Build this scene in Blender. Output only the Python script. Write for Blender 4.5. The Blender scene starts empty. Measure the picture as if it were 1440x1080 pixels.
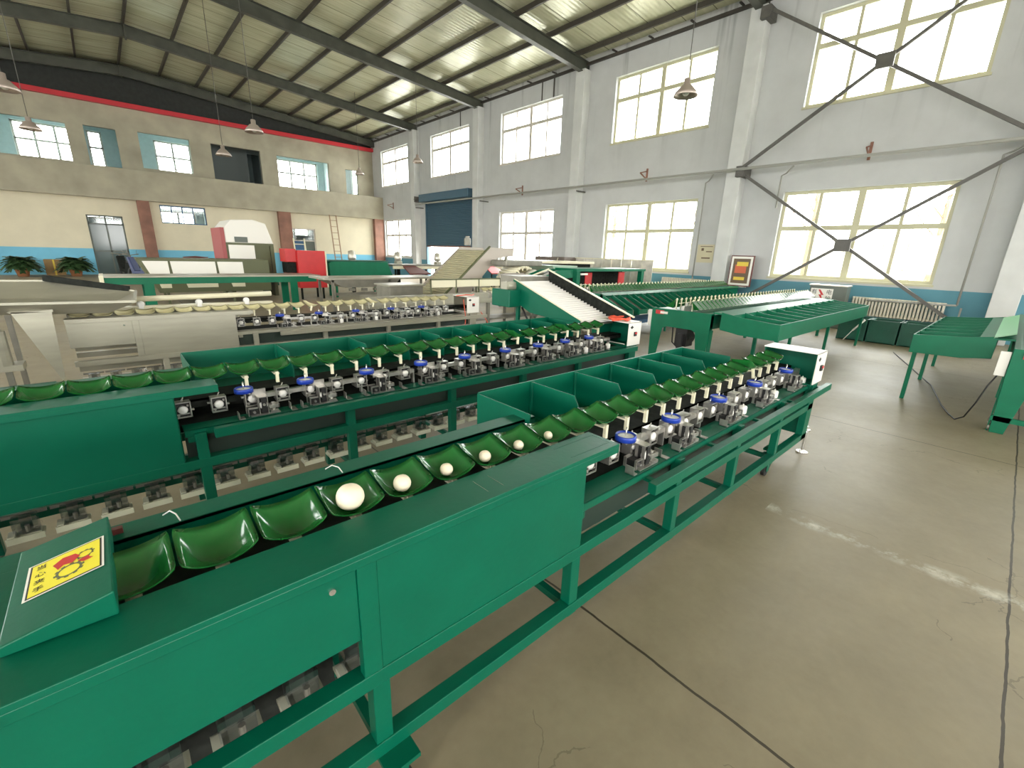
import bpy, bmesh, math, random
from mathutils import Vector, Matrix
random.seed(7)
PI = math.pi
S = bpy.context.scene
C = S.collection
R = math.radians

# ------------------------------------------------------------------ materials
def new_mat(name):
    m = bpy.data.materials.new(name); m.use_nodes = True
    nt = m.node_tree
    return m, nt, nt.nodes['Principled BSDF']

def mat(name, col, rough=0.5, metal=0.0, noise=0.0, nscale=6.0, bump=0.0, bscale=60.0, coat=0.0, stretch=None, spec=None):
    m, nt, b = new_mat(name)
    b.inputs['Base Color'].default_value = (*col, 1)
    b.inputs['Roughness'].default_value = rough
    b.inputs['Metallic'].default_value = metal
    if spec is not None: b.inputs['Specular IOR Level'].default_value = spec
    if coat: b.inputs['Coat Weight'].default_value = coat; b.inputs['Coat Roughness'].default_value = 0.12
    if noise or bump:
        tc = nt.nodes.new('ShaderNodeTexCoord'); mp = nt.nodes.new('ShaderNodeMapping')
        nt.links.new(tc.outputs['Object'], mp.inputs['Vector'])
        if stretch: mp.inputs['Scale'].default_value = stretch
    if noise:
        n = nt.nodes.new('ShaderNodeTexNoise'); n.inputs['Scale'].default_value = nscale; n.inputs['Detail'].default_value = 6
        nt.links.new(mp.outputs['Vector'], n.inputs['Vector'])
        r = nt.nodes.new('ShaderNodeMapRange'); r.inputs[1].default_value = .3; r.inputs[2].default_value = .7
        r.inputs[3].default_value = 1 - noise; r.inputs[4].default_value = 1 + noise
        nt.links.new(n.outputs['Fac'], r.inputs[0])
        mx = nt.nodes.new('ShaderNodeVectorMath'); mx.operation = 'SCALE'
        mx.inputs[0].default_value = col
        nt.links.new(r.outputs[0], mx.inputs['Scale'])
        nt.links.new(mx.outputs[0], b.inputs['Base Color'])
    if bump:
        n2 = nt.nodes.new('ShaderNodeTexNoise'); n2.inputs['Scale'].default_value = bscale; n2.inputs['Detail'].default_value = 3
        nt.links.new(mp.outputs['Vector'], n2.inputs['Vector'])
        bp = nt.nodes.new('ShaderNodeBump'); bp.inputs['Strength'].default_value = bump; bp.inputs['Distance'].default_value = .004
        nt.links.new(n2.outputs['Fac'], bp.inputs['Height']); nt.links.new(bp.outputs[0], b.inputs['Normal'])
    return m

def painted_wall(name, upper, lower, h, noise=.06, streak=0.0, nscale=1.3):
    """plastered wall with a painted dado up to height h; streak adds dirty run marks"""
    m, nt, b = new_mat(name); N = nt.nodes; L = nt.links
    geo = N.new('ShaderNodeNewGeometry'); sep = N.new('ShaderNodeSeparateXYZ'); L.new(geo.outputs['Position'], sep.inputs[0])
    n = N.new('ShaderNodeTexNoise'); n.inputs['Scale'].default_value = nscale; n.inputs['Detail'].default_value = 8; n.inputs['Roughness'].default_value = .6
    L.new(geo.outputs['Position'], n.inputs['Vector'])
    r = N.new('ShaderNodeMapRange'); r.inputs[1].default_value = .3; r.inputs[2].default_value = .7; r.inputs[3].default_value = 1 - noise; r.inputs[4].default_value = 1 + noise
    L.new(n.outputs['Fac'], r.inputs[0])
    lt = N.new('ShaderNodeMath'); lt.operation = 'LESS_THAN'; L.new(sep.outputs['Z'], lt.inputs[0]); lt.inputs[1].default_value = h
    mx = N.new('ShaderNodeMix'); mx.data_type = 'RGBA'; L.new(lt.outputs[0], mx.inputs['Factor'])
    mx.inputs[6].default_value = (*upper, 1); mx.inputs[7].default_value = (*lower, 1)
    sc = N.new('ShaderNodeVectorMath'); sc.operation = 'SCALE'; L.new(mx.outputs[2], sc.inputs[0]); L.new(r.outputs[0], sc.inputs['Scale'])
    out = sc.outputs[0]
    if streak:
        mp = N.new('ShaderNodeMapping'); mp.inputs['Scale'].default_value = (2.2, 2.2, .12); L.new(geo.outputs['Position'], mp.inputs['Vector'])
        n3 = N.new('ShaderNodeTexNoise'); n3.inputs['Scale'].default_value = 1.6; n3.inputs['Detail'].default_value = 5; L.new(mp.outputs[0], n3.inputs['Vector'])
        r3 = N.new('ShaderNodeMapRange'); r3.inputs[1].default_value = .56; r3.inputs[2].default_value = .72; r3.inputs[3].default_value = 1; r3.inputs[4].default_value = 1 - streak
        L.new(n3.outputs['Fac'], r3.inputs[0])
        zz = N.new('ShaderNodeMapRange'); zz.inputs[1].default_value = 4.2; zz.inputs[2].default_value = 8.0; L.new(sep.outputs['Z'], zz.inputs[0])
        mm = N.new('ShaderNodeMix'); mm.data_type = 'FLOAT'; L.new(zz.outputs[0], mm.inputs[0]); mm.inputs[2].default_value = 1; L.new(r3.outputs[0], mm.inputs[3])
        s2 = N.new('ShaderNodeVectorMath'); s2.operation = 'SCALE'; L.new(out, s2.inputs[0]); L.new(mm.outputs[0], s2.inputs['Scale']); out = s2.outputs[0]
    L.new(out, b.inputs['Base Color']); b.inputs['Roughness'].default_value = .75
    bp = N.new('ShaderNodeBump'); bp.inputs['Strength'].default_value = .15; bp.inputs['Distance'].default_value = .01
    L.new(n.outputs['Fac'], bp.inputs['Height']); L.new(bp.outputs[0], b.inputs['Normal'])
    return m

def floor_material():
    m, nt, b = new_mat('concrete_floor'); N = nt.nodes; L = nt.links
    geo = N.new('ShaderNodeNewGeometry'); P = geo.outputs['Position']
    sep = N.new('ShaderNodeSeparateXYZ'); L.new(P, sep.inputs[0])
    def math1(op, a, v=None, w=None):
        q = N.new('ShaderNodeMath'); q.operation = op
        for i, x in enumerate((a, v, w)):
            if x is None: continue
            if isinstance(x, (int, float)): q.inputs[i].default_value = x
            else: L.new(x, q.inputs[i])
        return q.outputs[0]
    def noise(scale, detail=6, vec=None, rough=.55):
        q = N.new('ShaderNodeTexNoise'); q.inputs['Scale'].default_value = scale; q.inputs['Detail'].default_value = detail; q.inputs['Roughness'].default_value = rough
        L.new(vec or P, q.inputs['Vector']); return q.outputs['Fac']
    n1 = noise(.55, 7); n2 = noise(3.2, 8, rough=.65); n3 = noise(24, 4)
    ramp = N.new('ShaderNodeValToRGB'); e = ramp.color_ramp.elements
    e[0].position = .3; e[0].color = (.19, .156, .100, 1); e[1].position = .72; e[1].color = (.345, .295, .200, 1)
    mixn = math1('ADD', math1('MULTIPLY', n1, .5), math1('ADD', math1('MULTIPLY', n2, .38), math1('MULTIPLY', n3, .12)))
    L.new(mixn, ramp.inputs[0])
    wob = math1('MULTIPLY', math1('SUBTRACT', noise(5, 4), .5), .018)
    def joint(coord, pos, w):
        d = math1('ABSOLUTE', math1('ADD', math1('SUBTRACT', coord, pos), wob))
        return math1('LESS_THAN', d, w)
    xs = math1('ADD', sep.outputs['X'], 0); ys = math1('ADD', sep.outputs['Y'], 0)
    j = joint(xs, 1.39, .006)
    for a, pos in ((ys, -.32), (xs, 5.39), (xs, 9.39), (ys, 5.68), (ys, 11.68), (ys, 17.68), (xs, -2.61)):
        j = math1('MAXIMUM', j, joint(a, pos, .005))
    # hairline cracks: thin borders of large irregular cells, only here and there
    vo = N.new('ShaderNodeTexVoronoi'); vo.feature = 'DISTANCE_TO_EDGE'; vo.inputs['Scale'].default_value = .9
    off = N.new('ShaderNodeVectorMath'); off.operation = 'ADD'
    nn = N.new('ShaderNodeTexNoise'); nn.inputs['Scale'].default_value = 2.5; nn.inputs['Detail'].default_value = 6; L.new(P, nn.inputs['Vector'])
    s = N.new('ShaderNodeVectorMath'); s.operation = 'SCALE'; s.inputs['Scale'].default_value = .6; L.new(nn.outputs['Color'], s.inputs[0])
    L.new(P, off.inputs[0]); L.new(s.outputs[0], off.inputs[1]); L.new(off.outputs[0], vo.inputs['Vector'])
    cr = math1('MULTIPLY', math1('LESS_THAN', vo.outputs['Distance'], .003), math1('GREATER_THAN', noise(1.1, 2), .56))
    cr = math1('MULTIPLY', cr, .35)
    dark = math1('MAXIMUM', j, cr)
    mx = N.new('ShaderNodeMix'); mx.data_type = 'RGBA'; L.new(dark, mx.inputs[0]); L.new(ramp.outputs[0], mx.inputs[6]); mx.inputs[7].default_value = (.05, .04, .025, 1)
    # worn white paint line
    wx = math1('ABSOLUTE', math1('ADD', math1('SUBTRACT', sep.outputs['X'], 3.04), math1('MULTIPLY', math1('SUBTRACT', noise(3, 3), .5), .12)))
    band = N.new('ShaderNodeMapRange'); L.new(wx, band.inputs[0]); band.inputs[1].default_value = .0; band.inputs[2].default_value = .075; band.inputs[3].default_value = 1; band.inputs[4].default_value = 0
    ymask = math1('MULTIPLY', math1('LESS_THAN', sep.outputs['Y'], .78), math1('GREATER_THAN', sep.outputs['Y'], -2.5))
    wn = N.new('ShaderNodeMapRange'); L.new(noise(7, 9, rough=.7), wn.inputs[0]); wn.inputs[1].default_value = .44; wn.inputs[2].default_value = .62
    wf = math1('MULTIPLY', math1('MULTIPLY', band.outputs[0], ymask), math1('MULTIPLY', wn.outputs[0], .75))
    mx2 = N.new('ShaderNodeMix'); mx2.data_type = 'RGBA'; L.new(wf, mx2.inputs[0]); L.new(mx.outputs[2], mx2.inputs[6]); mx2.inputs[7].default_value = (.72, .70, .62, 1)
    L.new(mx2.outputs[2], b.inputs['Base Color'])
    rr = N.new('ShaderNodeMapRange'); L.new(n1, rr.inputs[0]); rr.inputs[1].default_value = .3; rr.inputs[2].default_value = .7; rr.inputs[3].default_value = .38; rr.inputs[4].default_value = .58
    L.new(rr.outputs[0], b.inputs['Roughness']); b.inputs['Specular IOR Level'].default_value = .4
    bp = N.new('ShaderNodeBump'); bp.inputs['Strength'].default_value = .18; bp.inputs['Distance'].default_value = .006
    L.new(n2, bp.inputs['Height']); L.new(bp.outputs[0], b.inputs['Normal'])
    return m

def glass_mat():
    m, nt, b = new_mat('window_glass'); N = nt.nodes; L = nt.links
    N.remove(b); out = N['Material Output']
    t = N.new('ShaderNodeBsdfTransparent'); t.inputs[0].default_value = (.93, .95, .95, 1)
    g = N.new('ShaderNodeBsdfGlossy'); g.inputs['Roughness'].default_value = .05
    mx = N.new('ShaderNodeMixShader'); mx.inputs[0].default_value = .05; L.new(t.outputs[0], mx.inputs[1]); L.new(g.outputs[0], mx.inputs[2])
    L.new(mx.outputs[0], out.inputs[0]); return m

def clear_plastic():
    m, nt, b = new_mat('clear_plastic'); N = nt.nodes; L = nt.links
    N.remove(b); out = N['Material Output']
    t = N.new('ShaderNodeBsdfTransparent'); t.inputs[0].default_value = (.80, .82, .84, 1)
    g = N.new('ShaderNodeBsdfGlossy'); g.inputs['Roughness'].default_value = .12; g.inputs[0].default_value = (.8, .82, .88, 1)
    mx = N.new('ShaderNodeMixShader'); mx.inputs[0].default_value = .3; L.new(t.outputs[0], mx.inputs[1]); L.new(g.outputs[0], mx.inputs[2])
    L.new(mx.outputs[0], out.inputs[0]); return m

def roof_material():
    m, nt, b = new_mat('roof_panel'); N = nt.nodes; L = nt.links
    geo = N.new('ShaderNodeNewGeometry')
    sep = N.new('ShaderNodeSeparateXYZ'); L.new(geo.outputs['Position'], sep.inputs[0])
    n = N.new('ShaderNodeTexNoise'); n.inputs['Scale'].default_value = 1.4; n.inputs['Detail'].default_value = 6
    mp = N.new('ShaderNodeMapping'); mp.inputs['Scale'].default_value = (.5, 3, 1); L.new(geo.outputs['Position'], mp.inputs['Vector']); L.new(mp.outputs[0], n.inputs['Vector'])
    ramp = N.new('ShaderNodeValToRGB'); e = ramp.color_ramp.elements
    e[0].position = .3; e[0].color = (.52, .52, .36, 1); e[1].position = .7; e[1].color = (.66, .66, .48, 1); L.new(n.outputs['Fac'], ramp.inputs[0])
    # seams where sheets meet, every 0.95 m along the hall
    f = N.new('ShaderNodeMath'); f.operation = 'MULTIPLY'; f.inputs[1].default_value = 1 / .95; L.new(sep.outputs['Y'], f.inputs[0])
    fr = N.new('ShaderNodeMath'); fr.operation = 'FRACT'; L.new(f.outputs[0], fr.inputs[0])
    lt = N.new('ShaderNodeMath'); lt.operation = 'LESS_THAN'; lt.inputs[1].default_value = .03; L.new(fr.outputs[0], lt.inputs[0])
    mx = N.new('ShaderNodeMix'); mx.data_type = 'RGBA'; L.new(lt.outputs[0], mx.inputs[0]); L.new(ramp.outputs[0], mx.inputs[6]); mx.inputs[7].default_value = (.2, .2, .14, 1)
    L.new(mx.outputs[2], b.inputs['Base Color']); b.inputs['Roughness'].default_value = .22; b.inputs['Metallic'].default_value = .15
    wv = N.new('ShaderNodeTexWave'); wv.bands_direction = 'Y'; wv.inputs['Scale'].default_value = 2.0; wv.inputs['Distortion'].default_value = .6; L.new(geo.outputs['Position'], wv.inputs['Vector'])
    bp = N.new('ShaderNodeBump'); bp.inputs['Strength'].default_value = .30; bp.inputs['Distance'].default_value = .012
    L.new(wv.outputs['Fac'], bp.inputs['Height']); L.new(bp.outputs[0], b.inputs['Normal'])
    return m

M = dict(
    green=mat('green_enamel', (.0, .100, .055), .38, noise=.07, nscale=5, bump=.12, bscale=45, spec=.26),
    green_mid=mat('green_enamel_beam', (.001, .135, .066), .42, noise=.08, nscale=5, spec=.28),
    cup=mat('green_plastic', (.008, .105, .02), .14, coat=.4, noise=.10, nscale=14),
    cream_cup=mat('cream_plastic', (.62, .57, .34), .25, noise=.05),
    cream=mat('cream_plastic_stalk', (.72, .68, .50), .3),
    zinc=mat('zinc_plated_steel', (.54, .52, .485), .33, metal=.85, noise=.15, nscale=30),
    chrome=mat('bright_steel', (.75, .74, .72), .18, metal=.9),
    steel=mat('stainless_sheet', (.37, .355, .285), .36, metal=.45, noise=.08, nscale=3, stretch=(1, 1, 6)),
    steel_dark=mat('grey_steel', (.21, .20, .165), .42, metal=.4, noise=.15, nscale=6),
    blue=mat('blue_plastic', (.012, .045, .36), .28),
    white=mat('white_paint', (.80, .78, .72), .35),
    white_disc=mat('white_plastic', (.78, .76, .72), .35),
    black=mat('black_rubber', (.012, .012, .012), .5),
    dark=mat('dark_parts_and_shade', (.018, .02, .017), .8, noise=.4, nscale=20, spec=.1),  # colour of dark parts, and painted shade inside the sorting machines
    red=mat('red_enamel', (.52, .02, .022), .35, noise=.06),
    red_cord=mat('red_orange_cord', (.75, .10, .05), .4),
    yellow=mat('yellow_sticker', (.80, .70, .03), .4),
    clay=mat('pale_clay', (.80, .71, .54), .6, noise=.05, nscale=40, bump=.1, bscale=90),
    pad=mat('cream_foam_pad', (.66, .65, .50), .6, noise=.1),
    rafter=mat('dark_grey_beam', (.062, .066, .052), .45, noise=.2, nscale=3),
    purlin=mat('brown_black_purlin', (.045, .038, .030), .5, noise=.2, nscale=3),
    brace=mat('grey_brace_steel', (.10, .095, .085), .5, noise=.15, nscale=8),
    pipe=mat('grey_painted_pipe', (.30, .30, .27), .45),
    col_white=mat('white_column_paint', (.60, .61, .60), .6, noise=.07, nscale=2),
    frame_cream=mat('cream_window_frame', (.52, .50, .34), .5),
    frame_pink=mat('off_white_window_frame', (.60, .56, .50), .4),
    concrete=mat('bare_concrete', (.36, .33, .25), .8, noise=.16, nscale=1.1, bump=.3, bscale=12),
    brown=mat('brown_column_paint', (.23, .105, .07), .6, noise=.22, nscale=2.2),
    redbeam=mat('crimson_beam', (.50, .018, .03), .45),
    pale_blue=mat('pale_blue_plaster', (.50, .60, .60), .7, noise=.05),
    shutter=mat('slate_blue_shutter', (.055, .12, .175), .45),
    void_shade=mat('black_void_shade', (.018, .02, .018), .7, noise=.3),  # near-black colour paints the darkness of an open void
    radiator=mat('cream_radiator', (.62, .58, .47), .4),
    brushed=mat('crinkled_aluminium', (.60, .57, .50), .32, metal=.55, noise=.18, nscale=4),
    brown_box=mat('brown_grey_sheet', (.16, .13, .11), .5, noise=.15),
    terracotta=mat('terracotta', (.50, .22, .10), .7), leaf=mat('dark_palm_leaf', (.025, .06, .018), .5, noise=.3, nscale=8),
    cardboard=mat('brown_cardboard', (.33, .21, .09), .8, noise=.1), soil=mat('soil', (.05, .035, .02), .9),
    bamboo=mat('weathered_wood', (.30, .19, .11), .6), navy=mat('navy_plastic', (.02, .035, .12), .4),
    door_glass=mat('dark_door_glass', (.10, .14, .14), .12), olive=mat('olive_panel', (.10, .11, .05), .5),
    lampshade=mat('pink_grey_lampshade', (.50, .42, .38), .3, metal=.5), glass=glass_mat(), clear=clear_plastic(),
    ochre=mat('ochre_print', (.75, .55, .06), .5), orange=mat('orange_red_print', (.62, .13, .05), .5), maroon=mat('maroon_frame', (.12, .03, .025), .4),
    print_brown=mat('brown_print', (.14, .09, .05), .5), paper=mat('buff_paper', (.60, .55, .38), .7),
    cab_dark=mat('dark_green_sheet', (.014, .028, .02), .5),
    cab=mat('dark_green_grey_cabinet', (.10, .12, .10), .4), bin_green=mat('dark_green_crate', (.004, .085, .05), .45, noise=.1),
    outside=mat('pale_paving', (.55, .54, .50), .8), outwall=mat('pale_building', (.62, .58, .50), .8), blue_sheet=mat('blue_sheet', (.03, .10, .22), .5),
)

# ------------------------------------------------------------------ mesh builder
class MB:
    def __init__(s): s.v = []; s.f = []; s.sm = []
    def quad(s, pts, smooth=False):
        n = len(s.v); s.v += [tuple(p) for p in pts]; s.f.append(tuple(range(n, n + len(pts)))); s.sm.append(smooth); return s
    def hexa(s, p):
        n = len(s.v); s.v += [tuple(q) for q in p]
        for f in ((3, 2, 1, 0), (4, 5, 6, 7), (0, 1, 5, 4), (1, 2, 6, 5), (2, 3, 7, 6), (3, 0, 4, 7)):
            s.f.append(tuple(n + i for i in f)); s.sm.append(False)
        return s
    def box(s, x0, x1, y0, y1, z0, z1):
        return s.hexa([(x0, y0, z0), (x1, y0, z0), (x1, y1, z0), (x0, y1, z0), (x0, y0, z1), (x1, y0, z1), (x1, y1, z1), (x0, y1, z1)])
    def prism(s, poly, axis, a, b):
        """poly in the two other axes (in xyz order), extruded on axis from a to b"""
        def mk(u, v, w): return (w, u, v) if axis == 'x' else (u, w, v) if axis == 'y' else (u, v, w)
        n = len(s.v); k = len(poly)
        s.v += [mk(u, v, a) for u, v in poly] + [mk(u, v, b) for u, v in poly]
        s.f.append(tuple(n + i for i in range(k))[::-1]); s.f.append(tuple(n + k + i for i in range(k))); s.sm += [False, False]
        for i in range(k):
            j = (i + 1) % k; s.f.append((n + i, n + j, n + k + j, n + k + i)); s.sm.append(False)
        return s
    def tube(s, pts, r, n=8, cap=True, r2=None):
        pts = [Vector(p) for p in pts]; rings = []
        for i, p in enumerate(pts):
            d = (pts[min(i + 1, len(pts) - 1)] - pts[max(i - 1, 0)]).normalized()
            a = d.orthogonal().normalized() if i == 0 else (pa - pa.dot(d) * d).normalized()
            pa = a; bb = d.cross(a)
            rr = r if r2 is None else r + (r2 - r) * i / (len(pts) - 1)
            base = len(s.v); rings.append(base)
            for k in range(n):
                t = 2 * PI * k / n; s.v.append(tuple(p + (a * math.cos(t) + bb * math.sin(t)) * rr))
        for i in range(len(rings) - 1):
            for k in range(n):
                q = (k + 1) % n; s.f.append((rings[i] + k, rings[i] + q, rings[i + 1] + q, rings[i + 1] + k)); s.sm.append(True)
        if cap:
            s.f.append(tuple(rings[0] + k for k in range(n))[::-1]); s.f.append(tuple(rings[-1] + k for k in range(n))); s.sm += [False, False]
        return s
    def bar(s, p, q, w, h, up=(0, 0, 1)):
        """rectangular bar from p to q, w across, h along up"""
        p, q = Vector(p), Vector(q); d = (q - p).normalized(); u = Vector(up)
        a = d.cross(u).normalized(); b = a.cross(d).normalized()
        P = []
        for c in (p, q):
            for i, j in ((-1, -1), (1, -1), (1, 1), (-1, 1)): P.append(tuple(c + a * i * w / 2 + b * j * h / 2))
        return s.hexa(P)
    def lathe(s, prof, c, axis='z', n=20, smooth=True):
        """prof: list of (radius, height)"""
        c = Vector(c); base = len(s.v)
        for r, h in prof:
            for k in range(n):
                t = 2 * PI * k / n; a, b = r * math.cos(t), r * math.sin(t)
                s.v.append(tuple(c + (Vector((a, b, h)) if axis == 'z' else Vector((h, a, b)) if axis == 'x' else Vector((a, -h * -1, b)))))
        for i in range(len(prof) - 1):
            for k in range(n):
                q = (k + 1) % n; s.f.append((base + i * n + k, base + i * n + q, base + (i + 1) * n + q, base + (i + 1) * n + k)); s.sm.append(smooth)
        return s
    def cyl(s, c, r, h, axis='z', n=16):
        return s.lathe([(0.0001, 0), (r, 0), (r, h), (0.0001, h)], c, axis, n, smooth=False)
    def sphere(s, c, r, n=24, sz=1.0, wob=0):
        c = Vector(c); rings = []
        for i in range(n // 2 + 1):
            ph = PI * i / (n // 2); rings.append(len(s.v))
            for k in range(n):
                t = 2 * PI * k / n; rr = r * (1 + wob * math.sin(3 * t + 2 * ph))
                s.v.append((c.x + rr * math.sin(ph) * math.cos(t), c.y + rr * math.sin(ph) * math.sin(t), c.z + rr * sz * math.cos(ph)))
        for i in range(n // 2):
            for k in range(n):
                q = (k + 1) % n; s.f.append((rings[i] + k, rings[i + 1] + k, rings[i + 1] + q, rings[i] + q)); s.sm.append(True)
        return s
    def mesh(s, name, m):
        me = bpy.data.meshes.new(name); me.from_pydata(s.v, [], s.f); me.polygons.foreach_set('use_smooth', s.sm)
        bm = bmesh.new(); bm.from_mesh(me); bmesh.ops.remove_doubles(bm, verts=bm.verts, dist=1e-5) if len(s.v) < 4000 and any(s.sm) else None
        bmesh.ops.recalc_face_normals(bm, faces=bm.faces); bm.to_mesh(me); bm.free()
        me.materials.append(m); me.update(); return me
    def build(s, name, m, parent=None, bevel=0, loc=None):
        o = bpy.data.objects.new(name, s.mesh(name, M[m] if isinstance(m, str) else m)); C.objects.link(o)
        if parent: o.parent = parent
        if loc: o.location = loc
        if bevel:
            b = o.modifiers.new('bevel', 'BEVEL'); b.width = bevel; b.segments = 2; b.limit_method = 'ANGLE'
        return o

def tag(o, label, cat, group=None, kind=None):
    o['label'] = label; o['category'] = cat
    if group: o['group'] = group
    if kind: o['kind'] = kind
    return o
def thing(name, loc, label, cat, group=None, rz=0):
    o = bpy.data.objects.new(name, None); C.objects.link(o); o.location = loc; o.rotation_euler = (0, 0, rz); o.empty_display_size = .1
    return tag(o, label, cat, group)
def struct(name, mb, m, parent=None, bevel=0):
    o = mb.build(name, m, parent, bevel)
    if not parent: o['kind'] = 'structure'
    return o
def copy_tree(o, parent=None, loc=None):
    c = o.copy(); C.objects.link(c)
    if parent: c.parent = parent
    if loc is not None: c.location = loc
    for ch in list(o.children): copy_tree(ch, c)
    return c
def text(body, name, m, parent, loc, rot, size, ext=.0005):
    cu = bpy.data.curves.new(name, 'FONT'); cu.body = body; cu.size = size; cu.extrude = ext; cu.align_x = 'CENTER'; cu.align_y = 'CENTER'
    cu.materials.append(M[m]); o = bpy.data.objects.new(name, cu); C.objects.link(o)
    o.location = loc; o.rotation_euler = rot
    me = bpy.data.meshes.new_from_object(o); o2 = bpy.data.objects.new(name, me); C.objects.link(o2)
    o2.location = loc; o2.rotation_euler = rot; bpy.data.objects.remove(o)
    if parent: o2.parent = parent
    return o2

# ------------------------------------------------------------------ room shell
XW, XL, YB, YF = 14.36, -10.4, 30.4, -14.0
def grid_wall(name, m, axis, p0, p1, u0, u1, v0, v1, holes, top=None):
    us = sorted({u0, u1, *[h[0] for h in holes], *[h[1] for h in holes]}); vs = sorted({v0, v1, *[h[2] for h in holes], *[h[3] for h in holes]})
    us = [u for u in us if u0 <= u <= u1]; vs = [v for v in vs if v0 <= v <= v1]
    b = MB()
    for i in range(len(us) - 1):
        for j in range(len(vs) - 1):
            uc, vc = (us[i] + us[i + 1]) / 2, (vs[j] + vs[j + 1]) / 2
            if any(h[0] < uc < h[1] and h[2] < vc < h[3] for h in holes): continue
            if axis == 'x': b.box(p0, p1, us[i], us[i + 1], vs[j], vs[j + 1])
            else: b.box(us[i], us[i + 1], p0, p1, vs[j], vs[j + 1])
    return struct(name, b, m)

M['wall_r'] = painted_wall('bluish_white_plaster', (.52, .53, .53), (.10, .27, .34), 1.06, streak=.45)
M['wall_b'] = painted_wall('cream_plaster_blue_dado', (.66, .60, .45), (.17, .48, .66), 1.19, noise=.05)
M['floor'] = floor_material(); M['roof'] = roof_material()

UP = [(1.44, 4.86), (7.41, 10.98), (13.49, 17.2), (19.63, 23.17), (25.70, 29.15), (-4.7, -1.2), (-10.8, -7.3)]
LO = [(1.38, 4.94), (7.40, 10.98), (13.65, 17.18), (25.60, 29.05), (-4.7, -1.2), (-10.8, -7.3)]
UZ = (5.46, 7.55); LZ = (1.16, 3.43)
holes = [(a, b, *UZ) for a, b in UP] + [(a, b, *LZ) for a, b in LO] + [(19.35, 23.8, 0, 4.35)]
holes.append((31.6, 34.9, 5.3, 7.3))
grid_wall('wall_right', 'wall_r', 'x', XW, XW + .3, YF, 36.3, 0, 8.55, holes)
lh = [(a, b, *UZ) for a, b in UP] + [(a, b, *LZ) for a, b in LO]
grid_wall('wall_left', 'wall_r', 'x', XL - .3, XL, YF, 36.3, 0, 8.55, lh)
grid_wall('wall_front', 'wall_r', 'y', YF - .3, YF, XL - .3, XW + .3, 0, 9.6, [(-8, -3, 1.2, 3.4), (6, 11, 1.2, 3.4), (-8, -3, 5.4, 7.5), (6, 11, 5.4, 7.5), (0, 4, 0, 4)])
struct('floor', MB().box(XL - .3, XW + .3, YF - .3, 36.3, -.2, 0), 'floor')
struct('ground', MB().box(-60, 60, -60, 90, -.5, -.22), 'outside')

# back wall: lower cream wall, fascia beam, upper bare wall, rooms behind
LBH = [(-.3, 1.0, 0, 2.7), (2.5, 4.42, 2.5, 3.36), (5.35, 7.0, 0, 2.72), (8.6, 9.95, 0, 2.62)]
grid_wall('wall_back', 'wall_b', 'y', 29.45, 29.7, XL, XW, 0, 3.5, LBH)
UBH = [(-2.75, -.32, 5.05, 6.62), (.28, 1.42, 4.98, 6.66), (2.24, 4.32, 5.1, 6.72), (5.25, 7.62, 4.95, 6.70), (8.48, 11.45, 4.98, 6.62), (12.5, 13.3, 4.95, 6.42), (-6.6, -4.0, 5.05, 6.6)]
grid_wall('wall_back_upper', 'concrete', 'y', YB, YB + .22, XL, XW, 4.82, 7.66, UBH)
b = MB().box(XL, XW, 29.12, 29.45, 3.47, 4.82).box(XL, XW, 29.45, YB, 4.66, 4.80)
struct('trim_1', b, 'concrete', bevel=.01)
struct('trim_2', MB().box(XL, XW, YB - .22, YB + .05, 7.66, 7.86), 'redbeam')
grid_wall('wall_void_shade', 'void_shade', 'y', YB + .1, YB + .2, XL, XW, 7.7, 9.9, [])  # black sheet stands in for the unlit void above the crimson beam
# rooms behind
FW = [(-2.4, -.05, 5.3, 7.25), (.38, 1.0, 5.3, 7.25), (3.25, 5.0, 5.3, 7.25), (9.8, 12.45, 5.3, 7.25), (-7.6, -4.8, 5.3, 7.2),
      (-.45, .85, 2.75, 3.2), (2.95, 4.75, 2.3, 3.4), (10.5, 11.5, 2.3, 3.1), (-5, -3, 1, 2.6)]
grid_wall('wall_far', 'pale_blue', 'y', 35.3, 35.6, XL, XW + .3, 0, 8.2, FW)
b = MB().box(XL, XW, 30.62, 35.3, 7.72, 7.8).box(XL, XW, 29.7, 35.3, 3.5, 4.6).box(XL, XW, YB + .22, 35.3, 4.6, 4.8)
struct('trim_3', b, 'pale_blue')
b = MB()
for x in (-3.6, .02, 1.75, 5.0, 8.3, 12.9): b.box(x, x + .12, 30.62, 35.3, 4.8, 7.72)
for x in (-3.6, 1.9, 5.15, 7.4, 12.6): b.box(x, x + .12, 29.7, 35.3, 0, 3.5)
struct('wall_partition', b, 'pale_blue')
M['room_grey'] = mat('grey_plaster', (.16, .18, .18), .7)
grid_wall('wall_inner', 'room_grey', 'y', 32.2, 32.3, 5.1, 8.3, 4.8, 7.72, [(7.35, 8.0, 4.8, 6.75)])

# brown painted columns below the fascia
for i, (a, c) in enumerate(((1.62, 2.10), (7.90, 8.56), (13.72, 14.36), (-4.6, -4.1))):
    struct('column_%s' % 'abcd'[i], MB().box(a, c, 29.15, 29.46, 0, 3.47), 'brown')
# right wall pilasters
for i, y in enumerate((-6.2, -.06, 6.04, 12.14, 18.42, 24.4)):
    struct('trim_%d' % (10 + i), MB().box(XW - .36, XW + .01, y, y + .42, 0, 8.02), 'col_white', bevel=.012)
    struct('trim_%d' % (20 + i), MB().box(XL - .01, XL + .36, y, y + .42, 0, 8.02), 'col_white')

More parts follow.
